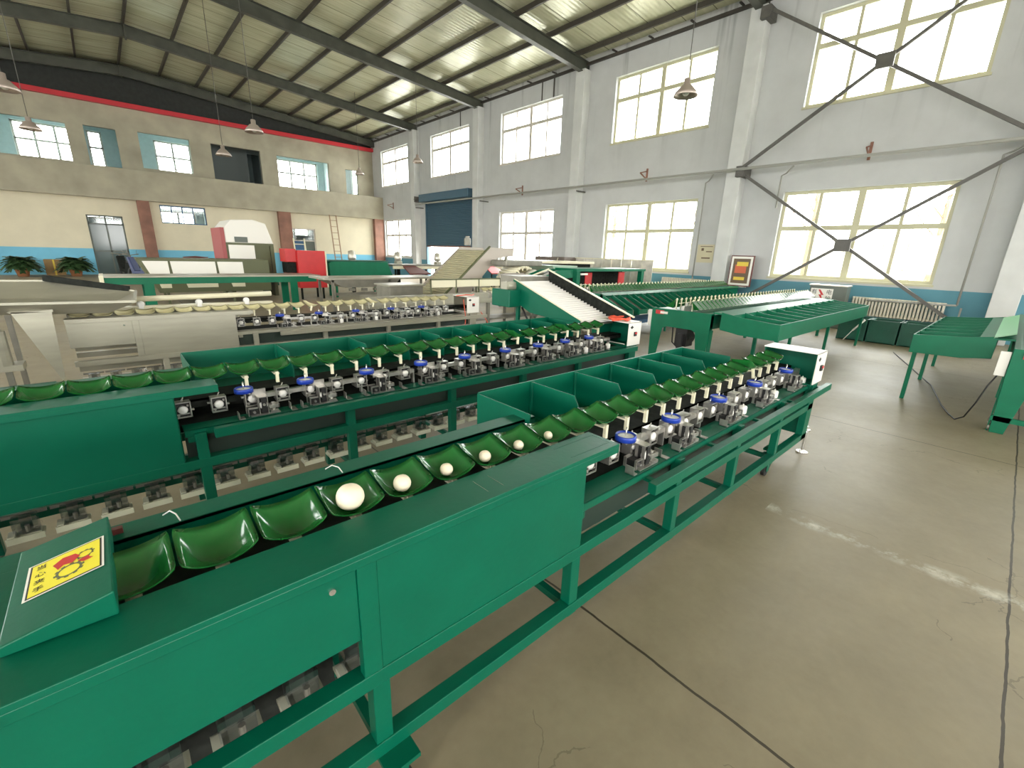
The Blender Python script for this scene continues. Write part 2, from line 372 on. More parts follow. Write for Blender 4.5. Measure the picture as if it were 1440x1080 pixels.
# roof
RX, RZT = 2.0, 9.36
def rz(x): return RZT - abs(x - RX) * (RZT - 8.30) / (XW - RX)
t = .17
struct('ceiling', MB().prism([(XL - .4, rz(XL) + t - .03), (RX, RZT + t), (XW + .4, rz(XW) + t - .03), (XW + .4, rz(XW) + t + .07), (RX, RZT + t + .1), (XL - .4, rz(XL) + t + .07)], 'y', YF - .3, 36.4), 'roof')
struct('wall_gable_front', MB().prism([(XL, 8.3), (XW, 8.3), (RX, 9.5)], 'y', YF - .3, YF), 'wall_r')
# tapered portal rafters
for i, y in enumerate((-6.0, .15, 6.25, 12.33, 18.6, 24.6, 30.05)):
    b = MB()
    for sx, xe in ((1, XW - .02), (-1, XL + .02)):
        ze, zr = rz(xe), RZT
        hb, hr = .36, .40
        b.prism([(xe, ze - hb), (xe, ze), (RX, zr), (RX, zr - hr)], 'y', y - .012, y + .012)
        for top in (0, 1):
            z1, z2 = (ze, zr) if top else (ze - hb, zr - hr)
            b.prism([(xe, z1 - .02), (xe, z1), (RX, z2), (RX, z2 - .02)], 'y', y - .10, y + .10)
        b.box(min(xe, xe - sx * .02), max(xe, xe - sx * .02), y - .11, y + .11, ze - hb - .04, ze)
    b.box(RX - .03, RX + .03, y - .12, y + .12, RZT - .47, RZT - .01)
    o = struct('rafter', b, 'rafter')
# purlins along the hall
k = 0
xs = [13.75 - 1.47 * i for i in range(17)]
for x in xs:
    if x < XL + .3: break
    z = rz(x); b = MB().box(x - .035, x + .035, YF, YB + .1, z + .002, z + .15)
    for y in (.15, 6.25, 12.33, 18.6, 24.6):
        if x < 13: b.bar((x, y + .05, z - .02), (x, y + .32, z + .06), .02, .02)
    o = struct('purlin', b, 'purlin')
# eave beam and gutter line on the right wall
b = MB().box(XW - .10, XW, YF, YB, 8.20, 8.28)
for i in range(24): b.box(XW - .3, XW - .05, -3 + i * 1.4, -2.95 + i * 1.4, 8.28, 8.32)
struct('trim_4', b, 'purlin')
b = MB()
for y in (13.95, 14.6, 20.3): b.box(XW - .012, XW, y, y + .06, 7.55, 8.2)
struct('trim_5', b, 'purlin')

# windows
def window(n, y0, y1, z0, z1, fm, tr, side=1, grille=False, x=None):
    r = bpy.data.objects.new('window_%d' % n, None); C.objects.link(r); r['kind'] = 'structure'
    X = XW + .12 if side == 1 else XL - .20
    X0, X1 = X, X + .07
    f = MB(); w = .08
    f.box(X0, X1, y0, y0 + w, z0, z1).box(X0, X1, y1 - w, y1, z0, z1).box(X0 + .005, X1 - .005, y0 + w, y1 - w, z0, z0 + w).box(X0 + .005, X1 - .005, y0 + w, y1 - w, z1 - w, z1)
    zt = z0 + (z1 - z0) * tr; yc = (y0 + y1) / 2
    f.box(X0 + .003, X1 - .003, y0 + w, y1 - w, zt - .06, zt + .06); f.box(X0 - .01, X1 + .002, yc - .075, yc + .075, z0 + .002, z1 - .002)
    for s in (.25, .75):
        yy = y0 + (y1 - y0) * s; f.box(X0 + .01, X1 - .01, yy - .036, yy + .036, z0 + w, z1 - w)
    f.build('window_frame', fm, r)
    if side == 1: MB().box(XW - .04, XW + .12, y0 - .03, y1 + .03, z0 - .05, z0 + .004).build('window_sill', fm, r)
    MB().box(X + .030, X + .036, y0 + w, y1 - w, z0 + w, z1 - w).build('glass_pane', 'glass', r)
    if grille:
        g = MB()
        for i in range(1, int((y1 - y0) / .16)): g.box(XW + .25, XW + .262, y0 + i * .16, y0 + i * .16 + .012, z0, z1)
        for zz in (z0 + .3, z1 - .3): g.box(XW + .25, XW + .262, y0, y1, zz, zz + .012)
        g.build('security_grille', 'pipe', r)
    return r
n = 1
for a, c in UP: window(n, a, c, *UZ, 'frame_pink' if a > 12 else 'frame_cream', .66); n += 1
for a, c in LO: window(n, a, c, *LZ, 'frame_pink' if a > 12 else 'frame_cream', .58, grille=True); n += 1
window(n, 31.6, 34.9, 5.3, 7.3, 'frame_pink', .66); n += 1
for a, c in UP[:5]: window(n, a, c, *UZ, 'frame_cream', .66, side=-1); n += 1
for h in FW:
    r = bpy.data.objects.new('window_%d' % n, None); C.objects.link(r); r['kind'] = 'structure'; n += 1
    f = MB(); x0, x1, z0, z1 = h; w = .09
    f.box(x0, x0 + w, 35.4, 35.46, z0, z1).box(x1 - w, x1, 35.4, 35.46, z0, z1).box(x0, x1, 35.4, 35.46, z0, z0 + w).box(x0, x1, 35.4, 35.46, z1 - w, z1)
    if z1 - z0 > 1.2:
        f.box(x0, x1, 35.4, 35.46, z0 + (z1 - z0) * .55, z0 + (z1 - z0) * .55 + .10)
    k = max(1, round((x1 - x0) / .85))
    for i in range(1, k): f.box(x0 + (x1 - x0) * i / k - .05, x0 + (x1 - x0) * i / k + .05, 35.395, 35.465, z0 + .01, z1 - .01)
    f.build('window_frame', 'frame_pink', r); MB().box(x0, x1, 35.43, 35.436, z0, z1).build('glass_pane', 'glass', r)
# things outside seen through the lower windows
tag(MB().box(22, 26, -10, 16, -.22, 2.35).box(21.8, 26, -10, 16, 2.35, 2.5).build('outbuilding', 'outwall'), 'low pale building outside the lower windows', 'building')
for i, (x, y, h) in enumerate(((19.5, 2.0, 7), (20.5, 5.8, 8), (20, 10.2, 7), (20.5, 15, 8))):
    tr = MB(); tr.tube([(0, 0, -.22), (.1, .05, h * .5), (0, .2, h)], .12, 7, r2=.03)
    for k in range(14):
        z = h * (.3 + .045 * k); a = k * 2.4; l = 1.5 - .06 * k
        tr.tube([(0, .1, z), (math.cos(a) * l * .5, math.sin(a) * l * .5, z + .5), (math.cos(a) * l, math.sin(a) * l, z + 1.3)], .03, 5, r2=.006)
    o = tr.build('bare_tree', 'bamboo', loc=(x, y, 0))
    tag(o, 'bare grey tree outside the windows behind %s' % ('the crossed braces', 'the framed picture', 'the aluminium panels', 'the drum grader')[i], 'tree', 'bare trees outside the windows')

# roller shutter
r = bpy.data.objects.new('door_1', None); C.objects.link(r); r['kind'] = 'structure'
b = MB()
for i in range(33):
    z = 1.86 + i * .078; b.prism([(XW + .05, z), (XW + .02, z + .02), (XW + .02, z + .058), (XW + .05, z + .078), (XW + .06, z + .078), (XW + .06, z)], 'y', 19.4, 23.75)
b.build('shutter_curtain', 'shutter', r)
MB().box(XW - .34, XW + .02, 19.25, 24.0, 4.22, 4.62).build('shutter_box', 'shutter', r, .02)
MB().box(XW - .02, XW + .12, 19.32, 19.42, 0, 4.3).box(XW - .02, XW + .12, 23.72, 23.82, 0, 4.3).build('guide_rail', 'shutter', r)
MB().box(XW + .0, XW + .08, 19.4, 23.75, 1.80, 1.87).build('bottom_bar', 'brown', r)
b = MB().cyl((XW - .25, 24.15, 4.4), .12, .35, 'y', 12).box(XW - .4, XW - .1, 24.3, 24.4, 4.25, 4.55)
b.build('shutter_motor', 'brace', r)

# doors in the back wall
r = bpy.data.objects.new('door_2', None); C.objects.link(r); r['kind'] = 'structure'
b = MB()
for x in (-.3, .32, .94): b.box(x, x + .06, 29.55, 29.61, 0, 2.7)
for z in (.0, 1.05, 2.28, 2.64): b.box(-.3, 1.0, 29.55, 29.61, z, z + .06)
b.build('door_frame', 'cab', r)
MB().box(-.24, .32, 29.57, 29.58, .06, 2.28).build('door_leaf', 'door_glass', r); MB().box(.38, .94, 29.57, 29.58, .06, 2.28).build('door_leaf', 'door_glass', r)
MB().box(-.24, .94, 29.57, 29.576, 2.34, 2.64).build('glass_pane', 'glass', r)
r = bpy.data.objects.new('door_3', None); C.objects.link(r); r['kind'] = 'structure'
b = MB().box(8.6, 8.66, 29.5, 29.6, 0, 2.62).box(9.89, 9.95, 29.5, 29.6, 0, 2.62).box(8.6, 9.95, 29.5, 29.6, 2.56, 2.62).box(8.6, 9.95, 29.5, 29.6, 1.9, 1.95).box(9.25, 9.31, 29.5, 29.6, 0, 1.9)
b.build('door_frame', 'frame_pink', r); MB().box(8.66, 9.25, 29.54, 29.56, .05, 1.9).build('door_leaf', 'blue_sheet', r); MB().box(9.31, 9.89, 29.54, 29.56, .05, 1.9).build('door_leaf', 'cab', r)
MB().box(8.66, 9.89, 29.54, 29.546, 1.95, 2.56).build('glass_pane', 'glass', r)
r = bpy.data.objects.new('window_60', None); C.objects.link(r); r['kind'] = 'structure'
b = MB().box(2.5, 4.42, 29.5, 29.58, 2.5, 2.55).box(2.5, 4.42, 29.5, 29.58, 3.31, 3.36)
for x in (2.5, 2.95, 3.4, 3.85, 4.37): b.box(x, x + .04, 29.5, 29.58, 2.5, 3.36)
b.build('window_frame', 'blue_sheet', r); MB().box(2.54, 4.4, 29.53, 29.536, 2.55, 3.31).build('glass_pane', 'glass', r)

# steel cross braces against the right wall
def brace(p, q, lab):
    o = MB().bar(p, q, .07, .07, (1, 0, 0)).build('cross_brace', 'brace'); tag(o, lab, 'brace', 'crossed steel wall braces'); return o
bx = 14.02
brace((bx, 6.0, 3.95), (bx, .42, .1), 'lower steel brace falling right from the pipe to the floor in front of the radiator')
brace((bx - .08, .42, 3.95), (bx - .08, 6.0, .1), 'lower steel brace rising right from beside the framed picture')
brace((bx, 6.0, 7.9), (bx, .42, 4.1), 'upper steel brace falling right across the nearest high window')
brace((bx - .08, .42, 7.9), (bx - .08, 6.0, 4.1), 'upper steel brace rising right across the nearest high window')
for (y, z, l) in ((3.2, 2.02, 'square steel gusset joining the lower braces over the nearest low window'), (3.2, 6.0, 'square steel gusset joining the upper braces over the nearest high window')):
    tag(MB().box(bx - .16, bx - .10, y - .17, y + .17, z - .15, z + .15).build('gusset_plate', 'brace', bevel=.005), l, 'gusset', 'brace gusset plates')
for (y, z, l) in ((6.02, 4.0, 'steel bracket where the braces meet on the pillar left of the nearest windows'), (.38, 4.0, 'steel end bracket of the braces on the pillar at the right edge'), (6.02, 7.78, 'steel end bracket of the upper brace high on the pillar')):
    tag(MB().box(bx - .16, XW - .02, y - .12, y + .12, z - .14, z + .14).build('brace_bracket', 'brace', bevel=.005), l, 'bracket', 'brace end brackets')

# heating pipe along the right wall with its drops
t = thing('heating_pipe', (13.85, 6, 4.0), 'long grey heating pipe running along the right wall above the lower windows', 'pipe')
b = MB().tube([(0, -19, .0), (0, 18.1, .10)], .04, 10); b.build('main_run', 'pipe', t)
for (y, z1) in ((-1.0, -1.0), (1.12, -3.0), (-5.15, -3.25)):
    b = MB().tube([(0, y - .35, -.02), (.25, y - .12, -.14), (.30, y, -.18), (.30, y, -.5), (.30, y, z1)], .022, 8)
    if z1 < -2: b.tube([(.30, y, z1), (.12, y + 1.6 if y < 0 else y - .1, z1 - .02)], .022, 8)
    b.build('drop_pipe', 'pipe', t)
b = MB()
for y in (-17, -12, -6, 0, 6, 12, 18): b.box(-.02, .5, y, y + .03, -.10, -.05)
b.build('pipe_support', 'brace', t)
# triangular brackets
for i, (y, z) in enumerate(((15.6, 4.26), (9.35, 4.28), (3.18, 4.22), (27.7, 4.25))):
    b = MB(); a = [(XW, y, z + .12), (XW - .42, y, z + .02), (XW, y, z - .14)]
    for p, q in ((0, 1), (1, 2), (2, 0)): b.bar(a[p], a[q], .03, .03, (0, 1, 0))
    b.box(XW - .03, XW, y - .03, y + .03, z - .2, z + .2)
    tag(b.build('wall_bracket', 'brown'), 'small triangular steel bracket on the right wall ' + ('right of the blue shutter', 'right of the third window bay', 'above the nearest low window', 'beside the end of the concrete fascia')[i], 'bracket', 'triangular wall brackets')

# pendant lamps
def lamp(loc, top, lab, sc=1.0):
    t = thing('pendant_lamp', loc, lab, 'lamp', 'bell-shaped pendant lamps')
    MB().lathe([(.045, .26), (.06, .25), (.06, .15), (.10, .13), (.20, .02), (.235, -.05), (.225, -.055), (.19, .01), (.09, .11), (.02, .12)], (0, 0, 0), n=24).build('lamp_shade', 'lampshade', t)
    MB().sphere((0, 0, .02), .07, 12).build('bulb', 'white_disc', t)
    MB().tube([(0, 0, .25), (0, 0, top - loc[2])], .008, 6).build('cord', 'brace', t)
LAMPS = []
lamp((9.12, 5.26, 4.70), 8.9, 'pendant lamp hanging in front of the second high window')
lamp((3.62, 14.76, 4.55), 9.4, 'pendant lamp hanging just under the crimson beam')
lamp((3.52, 18.44, 4.42), 9.4, 'pendant lamp seen against the dark upper room opening')
lamp((-.90, 18.7, 4.42), 9.1, 'pendant lamp in front of the leftmost upstairs opening')
lamp((-.93, 14.6, 4.48), 9.1, 'pendant lamp cut by the left edge near the crimson beam')
lamp((10.93, 18.7, 5.30), 8.7, 'pendant lamp beside the column between the two farthest high windows')
lamp((10.38, 23.5, 5.22), 8.8, 'pendant lamp by the narrow upstairs opening in the far corner')

# ------------------------------------------------------------------ sorting machine parts
def cup_mesh(name, m, w=.078, d=.066, n=12):
    b = MB(); base = 0
    for i in range(n + 1):
        for j in range(n + 1):
            u, v = -1 + 2 * i / n, -1 + 2 * j / n
            z = -.034 * (1 - abs(u) ** 2.6) * (1 - abs(v) ** 2.4) + .017 * abs(u) ** 2.2 + .014 * v
            cr = 1 - .05 * (abs(u * v)) ** 6
            b.v.append((u * w * cr, v * d * cr + .008 * (1 - abs(u)) * (-1 if v < 0 else 0), z))
    for i in range(n):
        for j in range(n):
            a = i * (n + 1) + j; b.f.append((a, a + n + 1, a + n + 2, a + 1)); b.sm.append(True)
    # underside a little lower so the cup has thickness, plus a rolled lip
    k = len(b.v)
    for i in range(n + 1):
        for j in range(n + 1):
            x, y, z = b.v[i * (n + 1) + j]; b.v.append((x * .97, y * .97, z - .0045))
    for i in range(n):
        for j in range(n):
            a = k + i * (n + 1) + j; b.f.append((a, a + 1, a + n + 2, a + n + 1)); b.sm.append(True)
    rim = [i * (n + 1) for i in range(n + 1)] + [n * (n + 1) + j for j in range(1, n + 1)] + [i * (n + 1) + n for i in range(n - 1, -1, -1)] + [j for j in range(n - 1, 0, -1)]
    for a in range(len(rim)):
        p, q = rim[a], rim[(a + 1) % len(rim)]; b.f.append((p, k + p, k + q, q)); b.sm.append(False)
    b.sm = b.sm; me = b.mesh(name, M[m])
    return me
CUP_G, CUP_C = cup_mesh('cup', 'cup'), cup_mesh('cup', 'cream_cup')
b = MB().box(-.008, .008, -.060, -.044, -.10, -.036).box(-.014, .014, -.05, .02, -.052, -.044).cyl((0, -.050, -.10), .010, .02, 'z', 10)
STALK = b.mesh('stalk', M['cream'])
# sliding carriage under each cup
b = MB()
b.box(-.036, -.031, -.05, .0, -.02, .062).box(.031, .036, -.05, .0, -.02, .062).box(-.036, .036, -.05, .0, .060, .065).box(-.036, .036, -.004, .0, .035, .062).box(-.036, .036, -.05, -.045, -.02, -.012)
b.box(-.03, .03, -.048, -.044, -.002, .004).cyl((-.02, -.045, .02), .005, .03, 'y', 8).box(-.05, -.036, -.03, -.01, .03, .036).box(.036, .05, -.03, -.01, .01, .016)
b.cyl((.022, -.05, .045), .006, .012, 'y', 8).cyl((-.022, -.05, -.004), .006, .012, 'y', 8).box(-.028, .028, -.02, .06, -.026, -.018).tube([(0, -.02, .065), (.01, -.02, .085)], .003, 6)
CARR = b.mesh('carriage', M['zinc'])
CCORE = MB().box(-.029, .029, -.030, -.004, -.018, .055).mesh('gap_shade_core', M['black'])  # black filler cores paint the shaded gaps in carriages and weighing units
WCORE = MB().box(.002, .039, -.022, .024, .006, .094).box(-.052, -.006, -.02, .03, .004, .038).mesh('gap_shade_core', M['black'])
CDISC = MB().lathe([(.0001, -.052), (.018, -.051), (.022, -.044), (.022, -.03), (.0001, -.03)], (0, 0, .022), 'y', 16).mesh('roller', M['white_disc'])
# weighing unit with blue ring
b = MB()
b.box(-.05, .10, -.045, -.02, 0, .004).box(-.05, .07, .02, .045, 0, .004).box(-.004, .0, -.03, -.014, 0, .10).box(.040, .044, -.03, -.014, 0, .10).box(-.004, .0, .006, .02, 0, .10).box(.040, .044, .006, .02, 0, .10).box(-.006, .046, -.03, .03, .098, .103)
b.box(.045, .10, -.04, -.034, .03, .05).box(.045, .10, .0, .006, .03, .05).box(.094, .10, -.04, .006, .03, .05).box(.045, .095, -.045, -.040, .0, .012).box(.05, .09, -.05, -.03, .012, .02)
b.box(-.06, -.01, -.03, -.018, .04, .046).box(-.06, -.01, .025, .04, .04, .046).box(-.06, -.056, -.03, -.018, .0, .046).box(-.06, -.056, .025, .04, .0, .046).cyl((.07, -.02, .02), .010, .04, 'z', 10).tube([(.0, .03, .10), (-.05, .04, .12), (-.055, .05, .135)], .004, 6)
b.box(-.02, .05, .028, .036, .09, .135).cyl((.02, -.05, .06), .007, .02, 'y', 8).cyl((-.03, -.035, .02), .007, .02, 'y', 8)
WBASE = b.mesh('weighing_bracket', M['zinc'])
WPLATE = MB().box(.008, .034, -.037, -.031, .010, .096).mesh('slotted_plate', M['black'])
RING = MB().lathe([(.040, 0), (.048, 0), (.048, .022), (.045, .026), (.040, .024), (.040, 0)], (-.055, .045, .125), n=28).mesh('blue_ring', M['blue'])
RDISC = MB().lathe([(.0001, .010), (.039, .010), (.039, .018), (.030, .019), (.0001, .021)], (-.055, .045, .125), n=24).mesh('dial', M['white_disc'])
SPIN = MB().tube([(-.055, .045, .13), (-.055, .045, .185)], .004, 8).mesh('spindle', M['chrome'])
WBAR = MB().box(.05, .30, .045, .075, .075, .10).box(.05, .06, .045, .075, 0, .075).box(.29, .30, .045, .075, 0, .075).mesh('beam_bar', M['zinc'])
WEIGHT = MB().lathe([(.0001, .0), (.020, .0), (.024, .006), (.024, .045), (.020, .05), (.004, .05), (.004, .062), (.0001, .062)], (.20, -.01, .004), n=20).mesh('counterweight', M['white_disc'])
# returning cup below
b = MB().box(-.058, .058, -.05, .045, 0, .012).box(-.058, -.035, -.045, .02, .012, .034).box(-.02, .05, -.02, .03, .012, .02)
b.box(-.062, .062, -.058, -.05, .0, .03)
RPAD = b.mesh('return_cup', M['pad'])
b = MB().box(-.04, .045, -.015, .035, .02, .10)
RCLR = b.mesh('plastic_guard', M['clear'])
b = MB().box(-.075, .075, .045, .055, .085, .10).cyl((.01, -.02, .035), .009, .03, 'z', 8).box(-.02, .02, .036, .042, .0, .09)
RCH = b.mesh('chain_link', M['steel_dark'])
def link(me, name, parent, loc=(0, 0, 0), rot=None):
    o = bpy.data.objects.new(name, me); C.objects.link(o); o.parent = parent; o.location = loc
    if rot: o.rotation_euler = rot
    return o

def machine(root, L, xs, divs, wheels, legs, g='green', top=None, cupm=CUP_G, pitch=.161, c0=-.02, plate_from=-9, ncr=0, ret=True, trays=True, retz=.215, rz_=0.0, skip=(), tilt=(), panel='split', retmax=9):
    retmax = min(retmax, L - .35)
    top = top or g
    bv = .0025
    # rails
    def rail(y0, y1, z0, z1, x0=xs, x1=L - .05, name='rail', m=g): return MB().box(x0, x1, y0, y1, z0, z1).build(name, m, root, bv)
    rail(0, .05, .43, .48); rail(0, .05, .17, .22); rail(.46, .51, .43, .48); rail(.46, .51, .17, .22)
    MB().box(-.17, L - .05, .03, .13, .632, .640).box(-.17, L - .05, .03, .035, .60, .64).box(-.16, -.12, .03, .05, .57, .60).build('platform', g, root, bv)
    MB().box(.25 if rz_ == 0 else -.05, L + (.13 if rz_ == 0 else -.1), -.058, -.018, .57 + rz_, .62 + rz_).build('front_rail', g, root, bv)
    b = MB()
    x = .3
    while x < L: b.box(x, x + .03, -.03, .035, .59, .605 + rz_); x += .62
    b.build('rail_clip', g, root)
    # legs
    for x in legs:
        MB().box(x, x + .05, 0.004, .05, .16, .62 if x > -.2 else .48).build('leg', g, root, bv)
        MB().box(x, x + .05, .462, .51, .02, .62).build('leg', g, root, bv)
        MB().box(x + .01, x + .04, .05, .462, .17, .20).build('cross_bar', g, root)
    MB().box(L - .17, L - .05, .0, .05, .02 + .15, .66).build('leg', g, root, bv)
    MB().box(L - .10, L - .05, .05, .46, .2, .64).build('end_panel', g, root, bv)
    for x, y in ((L + .04, .02), (L + .04, .48), (-1.0, .48)):
        b = MB().cyl((x, y, 0), .045, .012, n=18).cyl((x, y, .012), .02, .01, n=12).cyl((x, y, .02), .011, .22, n=10).cyl((x, y, .2), .03, .014, n=6).box(x - .09, x + .02, y - .02, y + .02, .195, .205)
        b.build('levelling_foot', 'chrome', root)
    for x, y in ((L - .68, .07), (L - .52, .10), (-.97, -.02)):
        w = MB().cyl((x, y - .012, .045), .045, .025, 'y', 16).build('caster', 'black', root)
        MB().box(x - .05, x + .05, y - .04, y + .04, .155, .17).box(x - .02, x + .02, y - .022, y - .017, .04, .16).box(x - .02, x + .02, y + .018, y + .023, .04, .16).build('caster_fork', g, w)
    # covers
    MB().box(xs, 0, -.014, .14, .855, .87).box(xs, 0, -.014, .0, .832, .856).box(xs, 0, .136, .14, .80, .856).build('front_cover', top, root, .002)
    MB().box(xs, -.05, .40, .48, .857, .87).box(xs, -.05, .40, .404, .80, .87).box(xs, -.05, .476, .48, .55, .87).build('rear_cover', top, root, .002)
    if plate_from > xs: MB().box(xs, plate_from, .14, .40, .862, .872).build('deck_plate', top, root, .002)
    # skirt panels
    if panel == 'split':
        MB().box(-.99, -.17, .002, .02, .48, .855).box(-.175, -.17, .02, .14, .48, .85).build('side_panel', g, root, .003)
        MB().box(xs, -1.04, .004, .02, .605, .855).build('side_panel', g, root, .003)
        MB().box(-1.04, -.99, .0, .03, .48, .833).build('post', g, root, .002)
        b = MB().cyl((-1.10, .004, .79), .008, -.006, 'y', 12).cyl((-1.62, -.022, .845), .007, -.005, 'y', 12); b.build('rivet', 'chrome', root)
    else:
        MB().box(xs, -.19, .002, .02, .44, .855).box(-.19, -.185, .02, .14, .44, .85).build('side_panel', g, root, .003)
    MB().box(xs, -.19, .45, .46, .50, .80).build('rear_panel', g, root)
    MB().box(xs, L - .05, .21, .40, .735, .745).box(xs, L - .05, .21, .215, .70, .745).build('cup_track', 'dark', root)  # track coloured black to put the slot's inner shade into it
    MB().box(xs, L - .05, .131, .42, .60, .637).build('under_tray', 'dark', root)
    MB().box(-.17, L - .1, .056, .062, .482, .60).build('inner_board', 'cab_dark', root)
    # cups and carriages
    k0 = int(math.ceil((xs + .1 - c0) / pitch)); k1 = int((L - .40 - c0) / pitch)
    cups = {}
    for k in range(k0, k1 + 1):
        x = c0 + k * pitch
        if x < plate_from + .10 or (k in skip): continue
        cu = link(cupm, 'cup', root, (x, .226, .885)); cups[k] = cu
        link(STALK, 'stalk', cu)
        if k in tilt: cu.rotation_euler = (-.30, .35, 0)
        if x > -.3 or root.name == 'x':
            ca = link(CARR, 'carriage', root, (x + .008, .170, .70)); link(CDISC, 'roller', ca); link(CCORE, 'gap_shade_core', ca)
    for x in wheels:
        u = link(WBASE, 'weighing_unit', root, (x, .085, .642))
        link(WPLATE, 'slotted_plate', u); r_ = link(RING, 'blue_ring', u); link(RDISC, 'dial', u); link(SPIN, 'spindle', u); link(WCORE, 'gap_shade_core', u); link(WBAR, 'beam_bar', u)
        if int(x * 10) % 2 == 0: link(WEIGHT, 'counterweight', u)
        link(CDISC, 'roller', u, (.02, .02, .03))
    for i, x in enumerate(wheels):
        MB().box(x + .16, x + .19, .03, .10, .64, .644).box(x + .16, x + .164, .06, .10, .64, .68).build('angle_bracket', 'zinc', root); MB().box(x - .11, x - .08, .035, .08, .64, .644).box(x - .11, x - .106, .035, .08, .64, .68).build('angle_bracket', 'zinc', root)
    # returning cups
    if ret:
        x = xs + .1
        while x < retmax:
            q = link(RPAD, 'return_cup', root, (x, .20, retz)); link(RCLR, 'plastic_guard', q); link(RCH, 'chain_link', q); x += pitch
        MB().box(xs, L - .3, .40, .43, .30, .36).build('return_track', g, root)
    # collecting tray with dividers
    if trays:
        x0, x1 = divs[0], divs[-1]
        MB().box(x0, x1, .735, .745, .70, .905).build('tray_back', g, root, .002)
        b = MB().quad([(x0, .36, .745), (x1, .36, .745), (x1, .74, .705), (x0, .74, .705)]).quad([(x0, .36, .741), (x0, .74, .701), (x1, .74, .701), (x1, .36, .741)])
        b.build('tray_floor', g, root)
        for i, x in enumerate(divs):
            end = i in (0, len(divs) - 1)
            poly = [(.742, .90), (.742, .70), (.37, .735), (.37, .80 if not end else .885), (.43 if not end else .37, .90)]
            MB().prism(poly, 'x', x - .0035, x + .0035).build('tray_end' if end else 'divider', g, root, .0015)
            if not end: MB().cyl((x, .728, .70), .012, .2, n=8).build('divider_post', g, root)
        b = MB()
        for x in (x0 + .1, (x0 + x1) / 2, x1 - .1): b.bar((x, .50, .5), (x, .72, .69), .03, .02)
        b.build('tray_bracket', g, root)
    return cups

def control_box(root, L, wm='white', gm='green', sink=False):
    x0, x1 = L - .23, L
    b = MB().box(x0 + .01, x1 - .004, .008, .38, .64, .655).box(x1 - .02, x1 - .004, .004, .38, .655, .895).box(x0 + .01, x0 + .09, .004, .012, .655, .895).box(x0 + .01, x1, .372, .38, .655, .895)
    q = b.build('control_box', gm, root, .002)
    MB().box(x0, x1, -.006, .385, .895, .903).box(x0, x1, -.006, .002, .655, .903).box(x0 + .03, x0 + .036, .05, .38, .66, .67).build('white_cover', wm, q, .002)
    s = MB().box(x0 + .10, x0 + .14, -.020, -.006, .755, .80).build('switch', 'black', q, .002)
    MB().box(x0 + .105, x0 + .135, -.025, -.018, .778, .795).build('red_button', 'red', s)
    b = MB().prism([(x0 + .025, .852), (x0 + .055, .870), (x0 + .085, .852), (x0 + .055, .834)], 'y', -.008, -.006)
    b.build('diamond_badge', 'black', q)
    b = MB().cyl((x0 + .06, .18, .42), .07, .16, 'x', 20).box(x0 + .0, x0 + .22, .12, .26, .33, .35).cyl((x0 + .04, .18, .42), .035, .02, 'x', 14)
    for k in range(10): b.box(x0 + .07, x0 + .21, .18 + .072 * math.cos(k * PI / 5) - .003, .18 + .072 * math.cos(k * PI / 5) + .003, .42 + .072 * math.sin(k * PI / 5) - .003, .42 + .072 * math.sin(k * PI / 5) + .003)
    b.build('drive_motor', 'steel_dark', root)
    return q

# nearest machine
X1, Y1 = 1.37, .90
m1 = thing('sorting_machine', (X1, Y1, 0), 'nearest green weight sorting machine, clay balls in its cups and a yellow warning sticker', 'machine')
wx = [a - X1 + .05 for a in (1.64, 2.04, 2.58, 3.12, 3.72)]
cups1 = machine(m1, 2.80, -2.7, [a - X1 for a in (1.26, 1.62, 1.98, 2.33, 2.65, 2.95, 3.26)], wx, (-1.78, -1.02, -.21, .57, 1.29, 2.02),
                c0=.09 - X1 + .161 * 0, plate_from=-1.62, tilt=(19,), retz=.30, retmax=-.3)
MB().box(-2.7, -1.03, .30, .306, .08, .50).build('slot_shade_board', 'dark', m1)  # dark board added so the slot reads black, in place of shade
control_box(m1, 2.80)
# hood with sticker
hx0, hx1 = -.245 - X1, -.095 - X1
b = MB().prism([(hx0, .0), (hx1, .0), (hx1, .0), ], 'z', 0, .001) if False else MB()
b.hexa([(hx0, .105, .872), (hx1 + .005, .105, .872), (hx1, .44, .872), (hx0, .44, .872), (hx0, .105, .893), (hx1 + .005, .105, .925), (hx1, .43, .925), (hx0, .43, .893)])
hood = b.build('hood', 'green', m1, .003)
sl = (.925 - .893) / (hx1 - hx0)
def hz(x): return .893 + (x - hx0) * sl + .0008
def on_hood(mb, x0, x1, y0, y1, dz): mb.quad([(x0, y0, hz(x0) + dz), (x1, y0, hz(x1) + dz), (x1, y1, hz(x1) + dz), (x0, y1, hz(x0) + dz)])
sx0, sx1, sy0, sy1 = hx0 + .025, hx1 - .012, .215, .335
b = MB(); on_hood(b, sx0 - .004, sx1 + .004, sy0 - .004, sy1 + .004, 0); stk = b.build('warning_sticker', 'white', hood)
b = MB(); on_hood(b, sx0, sx1, sy0, sy1, .0004); b.build('sticker_border', 'black', hood)
b = MB(); on_hood(b, sx0 + .003, sx1 - .003, sy0 + .003, sy1 - .003, .0007); b.build('sticker_yellow_field', 'yellow', hood)
ang = math.atan(sl)
